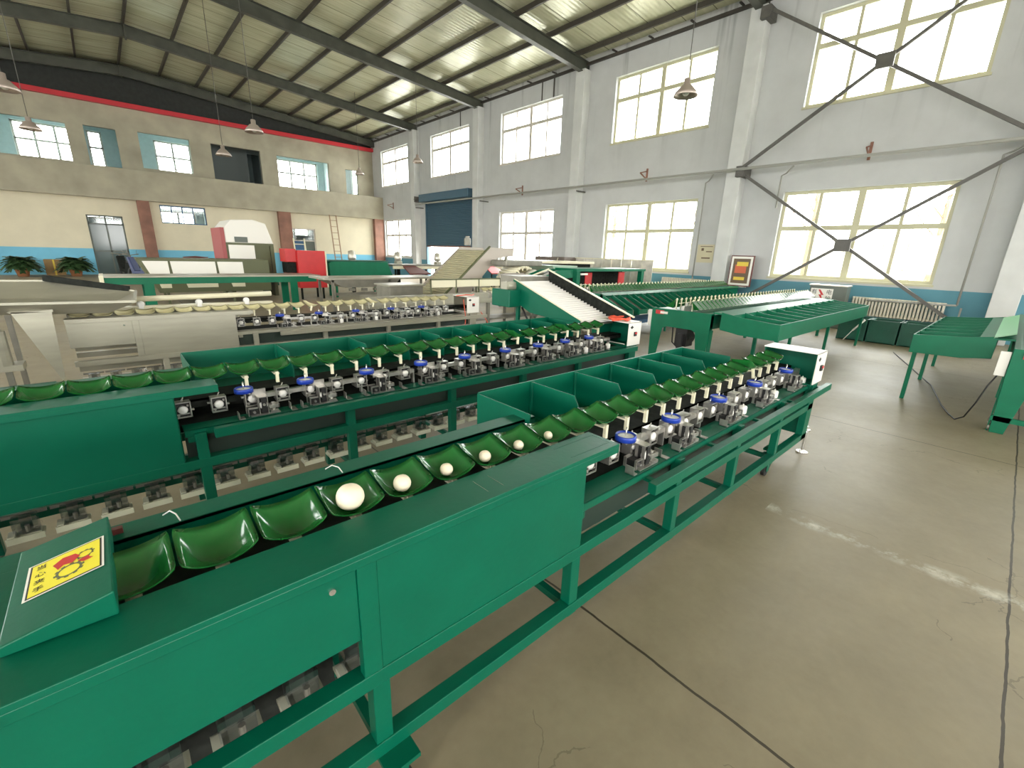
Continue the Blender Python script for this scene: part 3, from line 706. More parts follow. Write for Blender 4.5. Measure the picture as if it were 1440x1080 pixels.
# pictogram: two gears and a red hand caught between them; text to the left
def gear(cx, cy, r):
    b = MB(); n = 40
    for i in range(n):
        t0, t1 = 2 * PI * i / n, 2 * PI * (i + 1) / n; rr = r * (1.0 if i % 4 < 2 else .86)
        P = [(cx + q * math.cos(t), cy + q * math.sin(t)) for q, t in ((r * .68, t0), (rr, t0), (rr, t1), (r * .68, t1))]
        b.quad([(x, y, hz(x) + .0010) for x, y in P])
    return b
b = gear(sx0 + .062, sy0 + .040, .024); g2 = gear(sx0 + .086, sy0 + .078, .016); k = len(b.v); b.v += g2.v; b.f += [tuple(k + i for i in f) for f in g2.f]; b.sm += g2.sm
b.build('gear_symbol', 'olive', hood)
b = MB(); P = [(.035, .085), (.050, .100), (.070, .096), (.078, .080), (.066, .064), (.052, .070), (.044, .060), (.040, .072)]
b.quad([(sx0 + x, sy0 + y, hz(sx0 + x) + .0013) for x, y in P])
b.quad([(sx0 + x, sy0 + y, hz(sx0 + x) + .0013) for x, y in ((.074, .062), (.092, .066), (.094, .056), (.100, .050), (.084, .048))])
b.build('hand_symbol', 'red', hood)
for i, ch in enumerate('当心夹手'):
    text(ch, 'sticker_character', 'black', hood, (sx0 + .017, sy0 + .100 - i * .0265, hz(sx0 + .017) + .0012), (0, -ang, 0), .018, .0001)
MB().box(hx1 - .015, hx1 + .02, .425, .44, .872, .886).build('red_tab', 'maroon', hood)
# cable ties at the rear cover
for x in (.03 - X1, .33 - X1 + .12):
    MB().tube([(x - .025, .46, .871), (x - .01, .44, .888), (x, .41, .890), (x + .006, .395, .875)], .0018, 6).build('cable_tie', 'white_disc', m1)
MB().box(-.62, -.619, .02, .10, .8705, .8712).box(-.56, -.559, .02, .10, .8705, .8712).build('scratch_mark', 'chrome', m1)
MB().box(-.24, -.02, .02, .024, .8702, .8708).box(-.24, -.02, .105, .109, .8702, .8708).box(-.02, -.016, .02, .109, .8702, .8708).build('pressed_edge', 'green', m1)
b = MB()
for i in range(14): b.cyl((-1.5 + i * .3, .012, .424), .006, .006, n=8)
b.build('bolt', 'black', m1)

# clay balls
balls = [(2, .0385), (3, .0270), (4, .0215), (5, .0215), (6, .0195), (7, .0175)]
labs = ['largest pale clay ball resting in a green cup', 'second largest pale clay ball, in the cup right after the largest', 'pale clay ball in the third filled cup counted from the largest', 'pale clay ball in the fourth filled cup counted from the largest',
        'pale clay ball in the fifth filled cup, next to the smallest', 'smallest pale clay ball, in the last filled cup by the green bins']
for (k, r), lb in zip(balls, labs):
    x = .09 + .161 * k
    o = MB().sphere((0, 0, 0), r, 28, .97, .012).build('clay_ball', 'clay', loc=(x - .004, Y1 + .217, .885 - .036 + r * .97 + (.0015 if r < .03 else .003)))
    tag(o, lb, 'ball', 'clay balls in the cups')

# second machine
X2, Y2 = .33, 2.63
m2 = thing('sorting_machine', (X2, Y2, 0), 'second green sorting machine behind the nearest one, red cord coiled on its control box', 'machine')
w2 = [a - X2 + .05 for a in (.47, .80, 1.19, 1.60, 1.99, 2.41, 2.80, 3.16, 3.52)]
machine(m2, 3.90, -2.2, [a - X2 for a in (.26, .80, 1.32, 1.64, 1.95, 2.28, 2.61, 2.95, 3.28, 3.55)], w2, (-1.0, -.13, .66, 1.44, 2.17, 2.9),
        c0=.01 - X2, panel='full', tilt=(16, 20), rz_=.03)
control_box(m2, 3.90)
# raise second machine very slightly on its feet is not needed; red cord coil
b = MB(); pts = []
for i in range(150):
    a = i * .42; rr = .115 + .03 * math.sin(i * 1.7) + .02 * math.sin(i * .23)
    pts.append((rr * 1.05 * math.cos(a), .10 * math.sin(a) * (1 + .15 * math.sin(i)), .012 + .018 * (i / 150) + .008 * math.sin(i * 2.1)))
b.tube(pts, .0055, 6)
o = b.build('cord_coil', 'red_cord', loc=(X2 + 3.77, Y2 + .19, .903)); tag(o, 'coiled orange red cord lying on the control box of the second machine', 'cord')

# third machine, stainless, with cream cups
X3, Y3 = 1.14, 5.6
m3 = thing('sorting_machine', (X3, Y3, 0), 'stainless steel sorting machine with cream cups, third row back', 'machine')
w3 = [a - X3 for a in (1.50, 1.95, 2.42, 2.92, 3.40)]
machine(m3, 3.16, -1.5, [.15, 2.7], w3, (-.86, -.02, .75, 1.6, 2.4), g='steel', top='steel', cupm=CUP_C, c0=.05, trays=False, tilt=(4, 9))
q = control_box(m3, 3.16, 'white', 'steel')
b = MB().tube([(-1.2, .72, .96), (.38, .72, .98)], .03, 10).box(-1.2, .35, .56, .66, .86, .90)
b.build('guide_tube', 'cream', m3)
for x in (-.93, -.42, .05):
    MB().sphere((x, .5, .93), .035, 12).box(x - .02, x + .02, .46, .5, .86, .95).build('guide_knob', 'white_disc', m3)
b = MB()
for i in range(9): b.cyl((-1.05 + i * .17, .30, .872), .007, .012, n=8)
b.build('slot_bolt', 'black', m3)
MB().box(-.17, 2.95, .52, .53, .25, .52).build('lower_sheet', 'brushed', m3)
b = MB()
b.tube([(2.85, -.02, .87), (2.87, -.05, .6), (2.83, -.06, .2), (2.9, -.2, .02)], .006, 6).tube([(3.2, .0, .66), (3.3, -.05, .5), (3.34, -.05, .2), (3.3, -.1, .02)], .006, 6)
b.tube([(2.8, .1, .915), (2.95, .05, .93), (3.1, .1, .915), (3.2, .18, .92)], .008, 6)
b.build('red_cord', 'red_cord', m3)

# ------------------------------------------------------------------ feed hopper at the left of the stainless machine
t = thing('feed_hopper', (-.35, 5.75, 0), 'wide shallow stainless feed hopper at the left edge above the stainless machine', 'hopper')
b = MB()
o_ = [(-1.3, -.35, 1.06), (.50, -.35, 1.03), (.55, .55, 1.05), (-.05, .95, 1.14), (-1.3, .95, 1.16)]
i_ = [(-1.2, -.2, .98), (.30, -.2, .93), (.34, .38, .95), (-.2, .7, .99), (-1.2, .7, 1.0)]
for k in range(5):
    j = (k + 1) % 5; b.quad([o_[k], o_[j], i_[j], i_[k]]); b.quad([(x, y, z - .012) for x, y, z in (o_[k], i_[k], i_[j], o_[j])])
    b.bar(o_[k], o_[j], .02, .02)
b.quad(i_)
b.build('tray', 'steel', t)
b = MB().bar((-.15, .95, 1.17), (.5, .58, 1.07), .03, .06); b.build('rubber_edge', 'dark', t)
MB().hexa([(-.32, -.30, .97), (-.05, -.30, .96), (-.05, -.29, .96), (-.32, -.29, .97), (-.30, -.30, .96), (-.05, -.30, .98), (-.05, -.28, .98), (-.30, -.28, .98)]).quad([(-.30, -.3, .97), (-.06, -.3, .96), (-.08, -.3, .38), (-.10, -.3, .36)]).quad([(-.30, -.29, .97), (-.10, -.29, .36), (-.08, -.29, .38), (-.06, -.29, .96)]).build('gusset_leg', 'steel', t)
for x in (-1.1, -.45):
    for y in (-.1, .6): MB().box(x, x + .04, y, y + .04, 0, .98).build('leg', 'steel_dark', t)
for z in (.5, .22): MB().box(-1.06, -.45, -.1, -.06, z, z + .04).build('cross_bar', 'steel_dark', t)
MB().cyl((-.42, -.35, .55), .07, .28, 'z', 14).box(-.5, -.3, -.4, -.2, .50, .55).cyl((-.42, -.35, .83), .035, .05, 'z', 10).build('gear_motor', 'steel', t)
t = thing('trestle_stand', (-.75, 5.0, 0), 'low green steel stand under the left side of the feed hopper', 'stand')
b = MB().box(-.6, .25, 0, .04, .30, .34).box(-.6, .25, .5, .54, .30, .34); b.build('rail', 'bin_green', t)
for x, y in ((-.6, 0), (.21, 0), (-.6, .5), (.21, .5)): MB().bar((x + .02, y + .02, .3), (x + .05, y - .03, 0), .04, .04, (1, 0, 0)).build('leg', 'bin_green', t)

# ------------------------------------------------------------------ inclined green roller conveyor feeding machine two
t = thing('inclined_conveyor', (3.6, 3.0, 0), 'green inclined conveyor with white slatted belt feeding the second machine', 'conveyor')
# local: y from -.15 (low end, z .85) to 1.05 (high end, z 1.27)
lo, hi = (-.04, .91), (1.02, 1.27)
def pz(y): return lo[1] + (y - lo[0]) * (hi[1] - lo[1]) / (hi[0] - lo[0])
MB().prism([(lo[0], pz(lo[0])), (hi[0], hi[1]), (hi[0], hi[1] - .24), (hi[0] - .3, hi[1] - .36), (lo[0], lo[1] - .06)], 'x', 0, .012).build('side_panel', 'green', t, .002)
MB().prism([(lo[0] - .25, pz(lo[0]) + .02), (hi[0], hi[1] + .10), (hi[0], hi[1] - .26), (lo[0], lo[1] - .06)], 'x', .60, .612).build('side_wall', 'dark', t, .002)
MB().bar((.606, lo[0] - .25, pz(lo[0]) + .027), (.606, hi[0], hi[1] + .107), .022, .014).build('white_edge', 'cream', t)
b = MB(); n = 22
for i in range(n):
    y = lo[0] + (hi[0] - lo[0]) * (i + .5) / n; z = pz(y) - .035
    b.bar((.03, y, z), (.585, y, z), .022, .035)
q = b.build('slatted_belt', 'white_disc', t)
MB().bar((.3, lo[0], pz(lo[0]) - .06), (.3, hi[0], hi[1] - .06), .55, .01).build('belt_backing', 'steel_dark', q)
MB().bar((.02, lo[0], pz(lo[0]) + .0), (.02, hi[0], hi[1] + .0), .02, .012).build('top_edge', 'cream', t)
for x, y in ((.01, .93), (.58, .93), (.01, .45), (.58, .45)): MB().box(x, x + .04, y, y + .04, 0, pz(y) - .22).build('leg', 'green', t, .002)
MB().box(-.18, .0, .88, 1.2, .96, 1.16).build('gear_cover', 'green', t, .01)
b = MB().cyl((-.12, 1.02, 1.19), .06, .12, 'x', 14).box(-.14, .02, .97, 1.08, 1.06, 1.24); b.build('drive_motor', 'steel', t)
MB().tube([(.06, .92, .95), (.1, .85, .8), (.2, .75, .62), (.3, .7, .45)], .012, 8).build('hose', 'black', t)
MB().box(.12, .62, 1.02, 1.40, 1.10, 1.30).build('discharge_hopper', 'steel_dark', t, .004)

# ------------------------------------------------------------------ double row machines at the right
b = MB()
b.quad([(-.045, -.05, .03), (.045, -.05, .03), (.035, .04, .10), (-.035, .04, .10)]).quad([(-.045, -.05, .03), (-.035, .04, .10), (-.02, .02, .02)]).quad([(.045, -.05, .03), (.02, .02, .02), (.035, .04, .10)])
b.quad([(-.045, -.05, .03), (-.02, .02, .02), (.02, .02, .02), (.045, -.05, .03)]).quad([(-.035, .04, .10), (.035, .04, .10), (.02, .02, .02), (-.02, .02, .02)])
b.v = [(x * 1.4, y * 1.5, z * 1.55 - .01) for x, y, z in b.v]
SCOOP = b.mesh('scoop', M['cup'])
SCLIP = MB().box(-.010, .010, .060, .072, .0, .165).box(-.03, .03, .058, .068, .140, .150).mesh('scoop_clip', M['cream'])
def double_machine(root, L, W, side, tray, scoops, ext=0, tl=0.0):
    """local x along the machine from its end frame; side = -1/+1 where the tray hangs"""
    MB().box(0, L, 0, .05, .62, .82).box(0, L, W - .05, W, .62, .82).build('side_beam', 'green_mid', root, .003)
    MB().box(0, L, .05, W - .05, .80, .82).build('deck', 'green_mid', root)
    b = MB().prism([(0, .84), (W, .84), (W, .58), (W - .02, .0), (W - .12, .0), (W - .20, .55), (W - .26, .58), (.26, .58), (.20, .55), (.12, 0), (.02, 0), (0, .58)], 'x', -.012, .0)
    b.box(-.0, .09, 0, .012, .58, .84).box(0, .09, W - .012, W, .58, .84)
    e = b.build('end_frame', 'green_mid', root, .003)
    b = MB().prism([(0, .60), (.12, .60), (.10, 0), (.02, 0)], 'y', -.002, .01); b.build('leg', 'green_mid', root)
    MB().prism([(0, .60), (.12, .60), (.10, 0), (.02, 0)], 'y', W - .01, W + .002).build('leg', 'green_mid', root)
    for x in [L * .33, L * .66, L - .1]:
        for y in (.01, W - .06): MB().box(x, x + .05, y, y + .05, 0, .64).build('leg', 'green_mid', root)
    MB().box(-.03, -.012, W * .78, W * .78 + .13, .755, .81).build('red_logo_plate', 'red', e)
    MB().box(-.034, -.029, W * .78 - .07, W * .78 + .05, .765, .80).build('white_logo_stripe', 'white', e)
    MB().box(.02, .05, W + .005, W + .08, .56, .80).build('control_box', 'white', root, .004)
    MB().cyl((.15, W * .5, .42), .10, .2, 'x', 20).box(.1, .3, W * .4, W * .6, .3, .6).box(-.01, .03, W * .42, W * .50, .25, .50).build('drive_motor', 'black', root)
    b = MB().tube([(.1, W * .66, .60), (.1, W * .64, .34), (.1, W * .52, .26)], .010, 6); b.build('motor_bracket', 'black', root)
    n = scoops
    for row, (y, rot) in enumerate(((W * .30, 0), (W * .72, PI))):
        for i in range(n):
            x = .10 + (L - .25) * i / n
            s = link(SCOOP, 'scoop', root, (x, y, .835), (0, 0, rot)); link(SCLIP, 'scoop_clip', s)
    b = MB().box(.05, L - .1, W * .5 - .02, W * .5 + .02, .82, .90)
    for i in range(int(L / .25)): b.cyl((.15 + i * .25, W * .5, .90), .02, .04, n=8)
    b.build('weighing_rail', 'zinc', root)
    b = MB()
    for y in (W * .42, W * .58):
        b.box(.05, L - .1, y - .003, y + .003, .93, .938)
    b.build('guide_strip', 'cream', root)
    if tray:
        x0, x1, y0, y1, nd = tray   # y0 inner edge, y1 outer edge (further from the machine)
        zi, zo, bi, bo = .93, .80, .64, .60
        ym = y0 + (y1 - y0) * .35; zm = .835
        lo_, hi_ = min(y0, y1), max(y0, y1)
        b = MB().quad([(x0, y0, bi), (x1, y0, bi), (x1, ym, bo + .02), (x0, ym, bo + .02)]).quad([(x0, ym, bo + .02), (x1, ym, bo + .02), (x1, y1, bo), (x0, y1, bo)])
        b.quad([(x0, ym, bo + .01), (x1, ym, bo + .01), (x1, y0, bi - .01), (x0, y0, bi - .01)]).quad([(x0, y1, bo - .01), (x1, y1, bo - .01), (x1, ym, bo + .01), (x0, ym, bo + .01)])
        b.build('tray_floor', 'green_mid', root)
        ya = y0 + (y1 - y0) * .20; ye = 0.0 if y1 < 0 else W
        b = MB().hexa([(x0, min(ye, ya), .845 if ye < ya else .83), (x1, min(ye, ya), .845 if ye < ya else .83), (x1, max(ye, ya), .83 if ye < ya else .845), (x0, max(ye, ya), .83 if ye < ya else .845),
                       (x0, min(ye, ya), .865 if ye < ya else .85), (x1, min(ye, ya), .865 if ye < ya else .85), (x1, max(ye, ya), .85 if ye < ya else .865), (x0, max(ye, ya), .85 if ye < ya else .865)])
        b.box(x0, x1, ya - .004, ya + .004, .62, .84); b.build('chute_apron', 'green_mid', root)
        MB().box(x0, x1, y1 - .006, y1 + .006, bo - .01, zo).build('tray_front', 'green_mid', root, .003)
        for i in range(nd + 1):
            x = x0 + (x1 - x0) * i / nd; end = i in (0, nd)
            ys = y0 + (y1 - y0) * (.0 if end else .20)
            P = [(ys, .875 if end else .862), (ym, zm), (y1, zo), (y1, bo - .01), (ym, bo), (ys, bi)]
            MB().prism(P, 'x', x - .006, x + .006).build('tray_end' if end else 'divider', 'green_mid', root)
        for x in (x0 + .1, x0 + (x1 - x0) * .5, x1 - .15): MB().box(x, x + .04, y1 - (.06 if y1 > 0 else -.02), y1 - (.02 if y1 > 0 else -.06), 0, bo).build('tray_leg', 'green_mid', root, .002)
t = thing('sorting_machine', (6.2, 2.76, 0), 'long green double row sorting machine in the middle distance, divided tray towards the camera', 'machine')
double_machine(t, 5.6, .92, -1, (.04, 4.95, -.12, -.86, 12), 38)
t = thing('sorting_machine', (6.35, -1.02, 0), 'green double row sorting machine cut by the right edge, short divided tray on its left', 'machine')
double_machine(t, 5.5, .92, 1, (.62, 3.7, 1.05, 1.72, 7), 38)
b = MB().quad([(.5, .93, .93), (3.6, .93, .93), (3.6, 1.08, .87), (.5, 1.08, .87)]).quad([(.5, .93, .925), (.5, 1.08, .865), (3.6, 1.08, .865), (3.6, .93, .925)]); b.build('light_green_apron', mat('light_green_plastic', (.10, .45, .16), .4), t)
for x, y in ((.05, .9), (.2, .9)):
    MB().cyl((x, y - .01, .04), .04, .03, 'y', 14).box(x - .03, x + .03, y - .03, y + .03, .08, .10).build('caster', 'steel_dark', t)
MB().box(-.012, .02, .0, .92, .12, .17).build('lower_cross_bar', 'green_mid', t)
b = MB().tube([(6.385, -.05, .565), (6.37, -.01, .45), (6.40, .03, .25), (6.42, .08, .08), (6.52, .14, .012), (6.7, .2, .008), (7.1, .3, .008), (8.2, .5, .008), (9.5, .9, .008), (10.8, 1.3, .008)], .007, 6)
tag(b.build('power_cable', 'black'), 'black power cable trailing over the floor by the machine at the right edge', 'cable')

# back right machine with separate chutes
t = thing('sorting_machine', (7.32, 5.55, 0), 'far green double row sorting machine with open chutes, in front of the aluminium panels', 'machine')
double_machine(t, 6.6, .92, -1, None, 46)
MB().quad([(.0, .0, .86), (6.5, .0, .86), (6.5, -.12, .82), (.0, -.12, .82)]).quad([(.0, .0, .855), (.0, -.12, .815), (6.5, -.12, .815), (6.5, .0, .855)]).build('chute_apron', 'green_mid', t)
for i in range(11):
    x = -.05 + i * .52; b = MB(); dx = .0
    y0, y1, z0, z1 = -.10, -.62, .80, .56
    for xx in (x, x + .30):
        b.prism([(y0, z0 + .03), (y1, z1 + .03), (y1, z1 - .08), (y0, z0 - .06)], 'x', xx, xx + .012)
    b.box(x, x + .312, y1 - .012, y1, z1 - .08, z1 + .01)
    c = b.build('chute', 'green_mid', t)
    MB().quad([(x, y0, z0 - .05), (x + .3, y0, z0 - .05), (x + .3, y1, z1 - .07), (x, y1, z1 - .07)]).quad([(x, y0, z0 - .055), (x, y1, z1 - .075), (x + .3, y1, z1 - .075), (x + .3, y0, z0 - .055)]).build('chute_floor', 'brown_box', c)
for x in (.3, 1.8, 3.4, 5.0): MB().box(x, x + .04, -.5, -.46, 0, .56).build('chute_leg', 'green_mid', t)
tag(MB().box(7.5, 10.4, 4.90, 5.4, .30, .36).box(7.6, 7.64, 4.95, 5.0, 0, .3).box(10.2, 10.24, 4.95, 5.0, 0, .3).box(7.6, 7.64, 5.3, 5.34, 0, .3).box(10.2, 10.24, 5.3, 5.34, 0, .3).build('low_bench', 'blue_sheet'), 'low blue bench under the chutes of the far sorting machine', 'bench')

# portal frame with red brushes at its end and its feed ramp
t = thing('gate_frame', (7.98, 6.75, 0), 'green steel gate frame with red curtains, in front of the brown metal box', 'frame')
b = MB().box(0, .12, 0, .12, 0, 1.25).box(2.62, 2.74, 0, .12, 0, 1.25).box(0, .12, .7, .82, 0, 1.25).box(2.62, 2.74, .7, .82, 0, 1.25).box(-.04, 2.78, -.02, .84, 1.22, 1.28)
b.build('post_and_beam', 'green_mid', t, .003)
MB().box(.55, .80, .2, .22, .84, 1.18).build('red_curtain', 'red', t); MB().box(1.75, 2.0, .1, .12, .80, 1.20).build('red_curtain', 'red', t); MB().box(.2, 2.6, .60, .62, .6, 1.2).build('dark_curtain', 'dark', t)
MB().box(.12, .35, -.03, .02, 1.14, 1.18).build('white_bracket', 'white', t); MB().box(.12, .35, -.03, .02, .90, .93).build('white_bracket', 'white', t)
t = thing('feed_ramp', (6.45, 6.8, 0), 'green inclined feed ramp rising right to the gate frame', 'conveyor')
for y in (0, .55):
    MB().prism([(.0, .93), (.05, .98), (.95, 1.24), (1.45, 1.25), (1.45, 1.08), (1.0, 1.06), (.0, .80)], 'y', y, y + .012).build('side_panel', 'green_mid', t, .002)
b = MB()
for yy in (.14, .42): b.bar((.0, yy, .93), (1.0, yy, 1.21), .2, .02)
b.build('belt', 'steel_dark', t); b = MB().bar((0, .28, 1.0), (.95, .28, 1.26), .012, .03); b.build('centre_strip', 'cream', t)
for x, y in ((.2, 0), (1.2, 0), (.2, .53), (1.2, .53)): MB().box(x, x + .04, y, y + .03, 0, .98).build('leg', 'green_mid', t)

# aluminium panels along the right wall
t = thing('aluminium_panel_box', (13.75, 8.35, 0), 'row of crinkled aluminium panels under the third low window', 'panel')
for i in range(8):
    y = i * .425
    p = MB().box(0, .02, y + .01, y + .415, .30, 1.47); p.box(-.015, .0, y, y + .02, .30, 1.49); p.build('panel', 'brushed', t)
MB().box(-.02, .25, 0, 3.42, 1.47, 1.50).box(-.02, .25, 0, 3.42, .0, .3).build('cap_rail', 'cream', t)
t = thing('sheet_metal_cabinet', (13.2, 11.85, 0), 'brown grey sheet metal cabinet beside the aluminium panels', 'cabinet')
MB().box(0, .9, 0, 1.6, .0, 1.5).build('body', 'brown_box', t, .01); MB().box(-.012, .0, .05, .78, .1, 1.42).build('door', 'brown_box', t, .004); MB().box(-.012, 0, .82, 1.55, .1, 1.42).build('door', 'brown_box', t, .004)
MB().tube([(-.03, .3, 1.47), (-.05, .35, 1.3), (-.06, .45, 1.1), (-.05, .5, .8)], .015, 6).build('draped_strip', 'cream', t)

# ------------------------------------------------------------------ wall side items
t = thing('electrical_cabinet', (13.5, 2.80, 0), 'dark electrical cabinet with a red lightning sign, left of the radiator', 'cabinet')
MB().box(0, .35, 0, .80, 0, 1.03).build('body', 'cab', t, .008); MB().box(-.02, .37, -.02, .82, 1.03, 1.06).build('top_cap', 'brushed', t, .003)
sg = MB().box(-.012, -.002, .28, .76, .62, .96).build('warning_sign', 'white', t)
b = MB(); P = [(.55, .93), (.46, .80), (.515, .80), (.47, .66), (.58, .81), (.525, .81), (.60, .93)]
b.quad([(-.014, y, z) for y, z in P]); b.build('lightning_symbol', 'red', sg)
for ch, y, z in (('有', .68, .87), ('电', .36, .87), ('危', .68, .71), ('险', .36, .71)):
    text(ch, 'sign_character', 'black', sg, (-.014, y, z), (PI / 2, 0, -PI / 2), .13, .001)
t = thing('radiator', (14.12, 1.02, 0), 'cream cast iron radiator under the nearest low window', 'radiator')
for i in range(26):
    y = i * .068
    b = MB().box(0, .12, y + .012, y + .056, .34, .78).cyl((.06, y, .36), .03, .068, 'y', 8).cyl((.06, y, .76), .03, .068, 'y', 8)
    b.build('radiator_section', 'radiator', t, .008)
MB().tube([(.06, -.02, .36), (.06, -.25, .36), (.06, -.25, .7)], .02, 8).box(0, .12, .3, .34, 0, .34).box(0, .12, 1.5, 1.54, 0, .34).build('radiator_pipe', 'pipe', t)
t = thing('radiator', (14.12, 6.7, 0), 'small ribbed radiator behind the far sorting machine, left of the framed picture', 'radiator')
for i in range(22):
    y = i * .068
    MB().box(0, .12, y + .012, y + .056, .40, .96).cyl((.06, y, .42), .03, .068, 'y', 8).cyl((.06, y, .92), .03, .068, 'y', 8).build('radiator_section', 'radiator', t)
MB().box(0, .12, .3, .34, 0, .40).box(0, .12, 1.2, 1.24, 0, .40).build('radiator_foot', 'pipe', t)
for i, (y, lb) in enumerate(((2.02, 'dark green crate on the floor right beside the electrical cabinet'), (1.50, 'second dark green crate from the electrical cabinet'), (.98, 'third dark green crate from the electrical cabinet'), (.46, 'dark green crate on the floor nearest the right machine tray'))):
    t = thing('green_crate', (11.8, y - .06, 0), lb, 'crate', 'dark green crates under the radiator')
    b = MB().box(0, .6, .0, .02, .0, .46).box(0, .6, .47, .49, 0, .46).box(0, .02, 0, .49, 0, .46).box(.58, .6, 0, .49, 0, .46).box(0, .6, 0, .49, 0, .02)
    b.box(-.012, .0, .0, .03, .0, .46).box(-.012, 0, .46, .49, 0, .46)
    b.build('crate_body', 'bin_green', t); MB().box(-.015, .0, -.0, .49, .44, .47).box(.6, .615, 0, .49, .44, .47).box(-.02, -.012, .15, .34, .26, .30).build('crate_rim', 'bin_green', t)
tag(MB().tube([(11.66, 2.16, .22), (11.74, 2.0, .46)], .018, 8).tube([(11.60, 2.28, .0), (11.66, 2.16, .22)], .008, 6).build('plastic_tube', 'white'), 'short white plastic tube leaning against the dark green crates', 'tube')
t = thing('framed_picture', (14.0, 5.26, .84), 'framed picture with orange and yellow print leaning by the pillar', 'picture')
MB().hexa([(-.02, 0, 0), (-.02, .66, 0), (.02, .66, 0), (.02, 0, 0), (.0, 0, .88), (.0, .66, .88), (.04, .66, .88), (.04, 0, .88)]).build('frame', 'maroon', t)
def pq(y0, y1, z0, z1, nm, mt, d):
    b = MB(); f = lambda z: -.02 + .02 * z / .88 - d
    b.quad([(f(z0), y0, z0), (f(z0), y1, z0), (f(z1), y1, z1), (f(z1), y0, z1)]); b.build(nm, mt, t)
pq(.03, .63, .03, .85, 'mat_board', 'white', .003); pq(.09, .57, .09, .79, 'print', 'print_brown', .005)
pq(.18, .50, .38, .62, 'print_orange_block', 'orange', .007); pq(.14, .46, .58, .70, 'print_yellow_block', 'ochre', .008); pq(.19, .50, .18, .27, 'print_yellow_strip', 'ochre', .007)
tag(MB().tube([(0, 0, .01), (0, 0, .83)], .012, 8).box(-.1, .1, -.1, .1, 0, .012).box(-.04, .02, -.25, .25, .82, .84).build('display_stand', 'brushed', loc=(14.0, 5.6, 0)), 'thin metal stand carrying the framed picture', 'stand')
t = thing('wall_notice', (XW - .006, 6.64, 1.48), 'buff paper notice on the wall between the pillar and the third window', 'notice')
MB().box(0, .005, 0, .54, 0, .55).build('sheet', 'paper', t); MB().box(-.001, 0, .33, .41, .36, .44).box(-.001, 0, .06, .25, .32, .35).box(-.001, 0, .10, .38, .12, .16).box(-.001, 0, .05, .45, .48, .50).build('print', 'print_brown', t)

# ------------------------------------------------------------------ middle distance
# brown/steel inclined conveyor and drum grader
t = thing('inclined_conveyor', (5.5, 8.1, 0), 'pale inclined slat conveyor rising to the right in front of the blue shutter', 'conveyor')
A, B_, W5 = (-.36, .43), (1.0, 1.60), 1.15
b = MB(); n = 26
for i in range(n):
    f = (i + .5) / n; x = A[0] + (B_[0] - A[0]) * f; z = A[1] + (B_[1] - A[1]) * f
    b.bar((x, .04, z), (x, W5, z), .058, .02, (-.65, 0, .76)); b.bar((x - .02, .04, z + .02), (x - .02, W5, z + .02), .012, .04, (-.65, 0, .76))
b.build('slat_belt', mat('pale_olive_belt', (.42, .39, .26), .5), t)
wg = mat('warm_grey_sheet', (.46, .41, .36), .45, metal=.2)
for y in (0, W5): MB().prism([(-.42, .40), (-.42, .50), (1.0, 1.68), (1.75, 1.68), (1.70, 1.50), (1.25, 1.46), (.55, .80), (.5, .62)], 'y', y, y + .02).build('side_panel', wg, t, .003)
MB().bar((-.38, .0, .53), (1.02, .0, 1.70), .05, .03).build('edge_rail', 'olive', t)
for x, y in ((.1, 0), (.1, W5), (1.5, 0), (1.5, W5)): MB().box(x, x + .05, y, y + .05, 0, .8 if x < 1 else 1.5).build('leg', 'steel', t)
MB().cyl((1.05, .9, 1.72), .08, .16, 'z', 12).cyl((1.05, .9, 1.88), .05, .05, 'z', 12).build('motor', 'steel_dark', t)
t = thing('drum_grader', (6.4, 7.42, 0), 'stainless drum grader with rows of rollers beside the pale inclined conveyor', 'machine')
b = MB().prism([(-.15, .45), (-.15, 1.12), (.0, 1.16), (.62, 1.16), (.80, 1.05), (.85, .45)], 'y', 0, .02); b.build('side_plate', mat('grey_beige_sheet', (.34, .31, .27), .45, metal=.2), t)
b = MB()
for i in range(20):
    a = PI * 1.1 * i / 19 - .15; b.tube([(.62 + .40 * math.cos(a), .03, .90 + .38 * math.sin(a)), (.62 + .40 * math.cos(a), .56, .90 + .38 * math.sin(a))], .030, 8)
    if i % 2: b.tube([(.62 + .33 * math.cos(a), .01, .90 + .31 * math.sin(a)), (.62 + .40 * math.cos(a), .01, .90 + .38 * math.sin(a))], .02, 6)
b.build('rollers', 'cream', t)
MB().box(.05, 1.15, .02, .56, 1.30, 1.42).build('motor_housing', 'steel_dark', t, .02)
b = MB().lathe([(.05, -.03), (.30, -.02), (.34, 0), (.34, .02), (.05, .02)], (.80, -.03, .90), 'y', 28); b.build('end_drum', 'steel', t)
b = MB().prism([(.75, .95), (.98, 1.02), (1.06, .85), (1.02, .62), (.92, .60)], 'y', -.05, -.03).cyl((.98, -.06, .92), .05, .03, 'y', 14).cyl((.95, -.06, .72), .04, .03, 'y', 14); b.build('bearing_plate', 'steel', t)
for x, y in ((.0, 0), (.95, 0), (0, .56), (.95, .56)): MB().box(x, x + .05, y, y + .04, 0, .6).build('leg', 'steel_dark', t)
t = thing('steel_hopper', (8.2, 7.4, 0), 'pale green sheet hopper between the drum grader and the green conveyor', 'hopper')
b = MB().prism([(-.35, 1.32), (.55, 1.32), (.40, .98), (-.2, .98)], 'y', 0, .8); b.build('bin', mat('pale_green_sheet', (.30, .42, .32), .4), t, .004)
for x, y in ((-.15, .05), (.35, .05), (-.15, .7), (.35, .7)): MB().box(x, x + .04, y, y + .04, 0, 1.0).build('leg', 'green_mid', t)
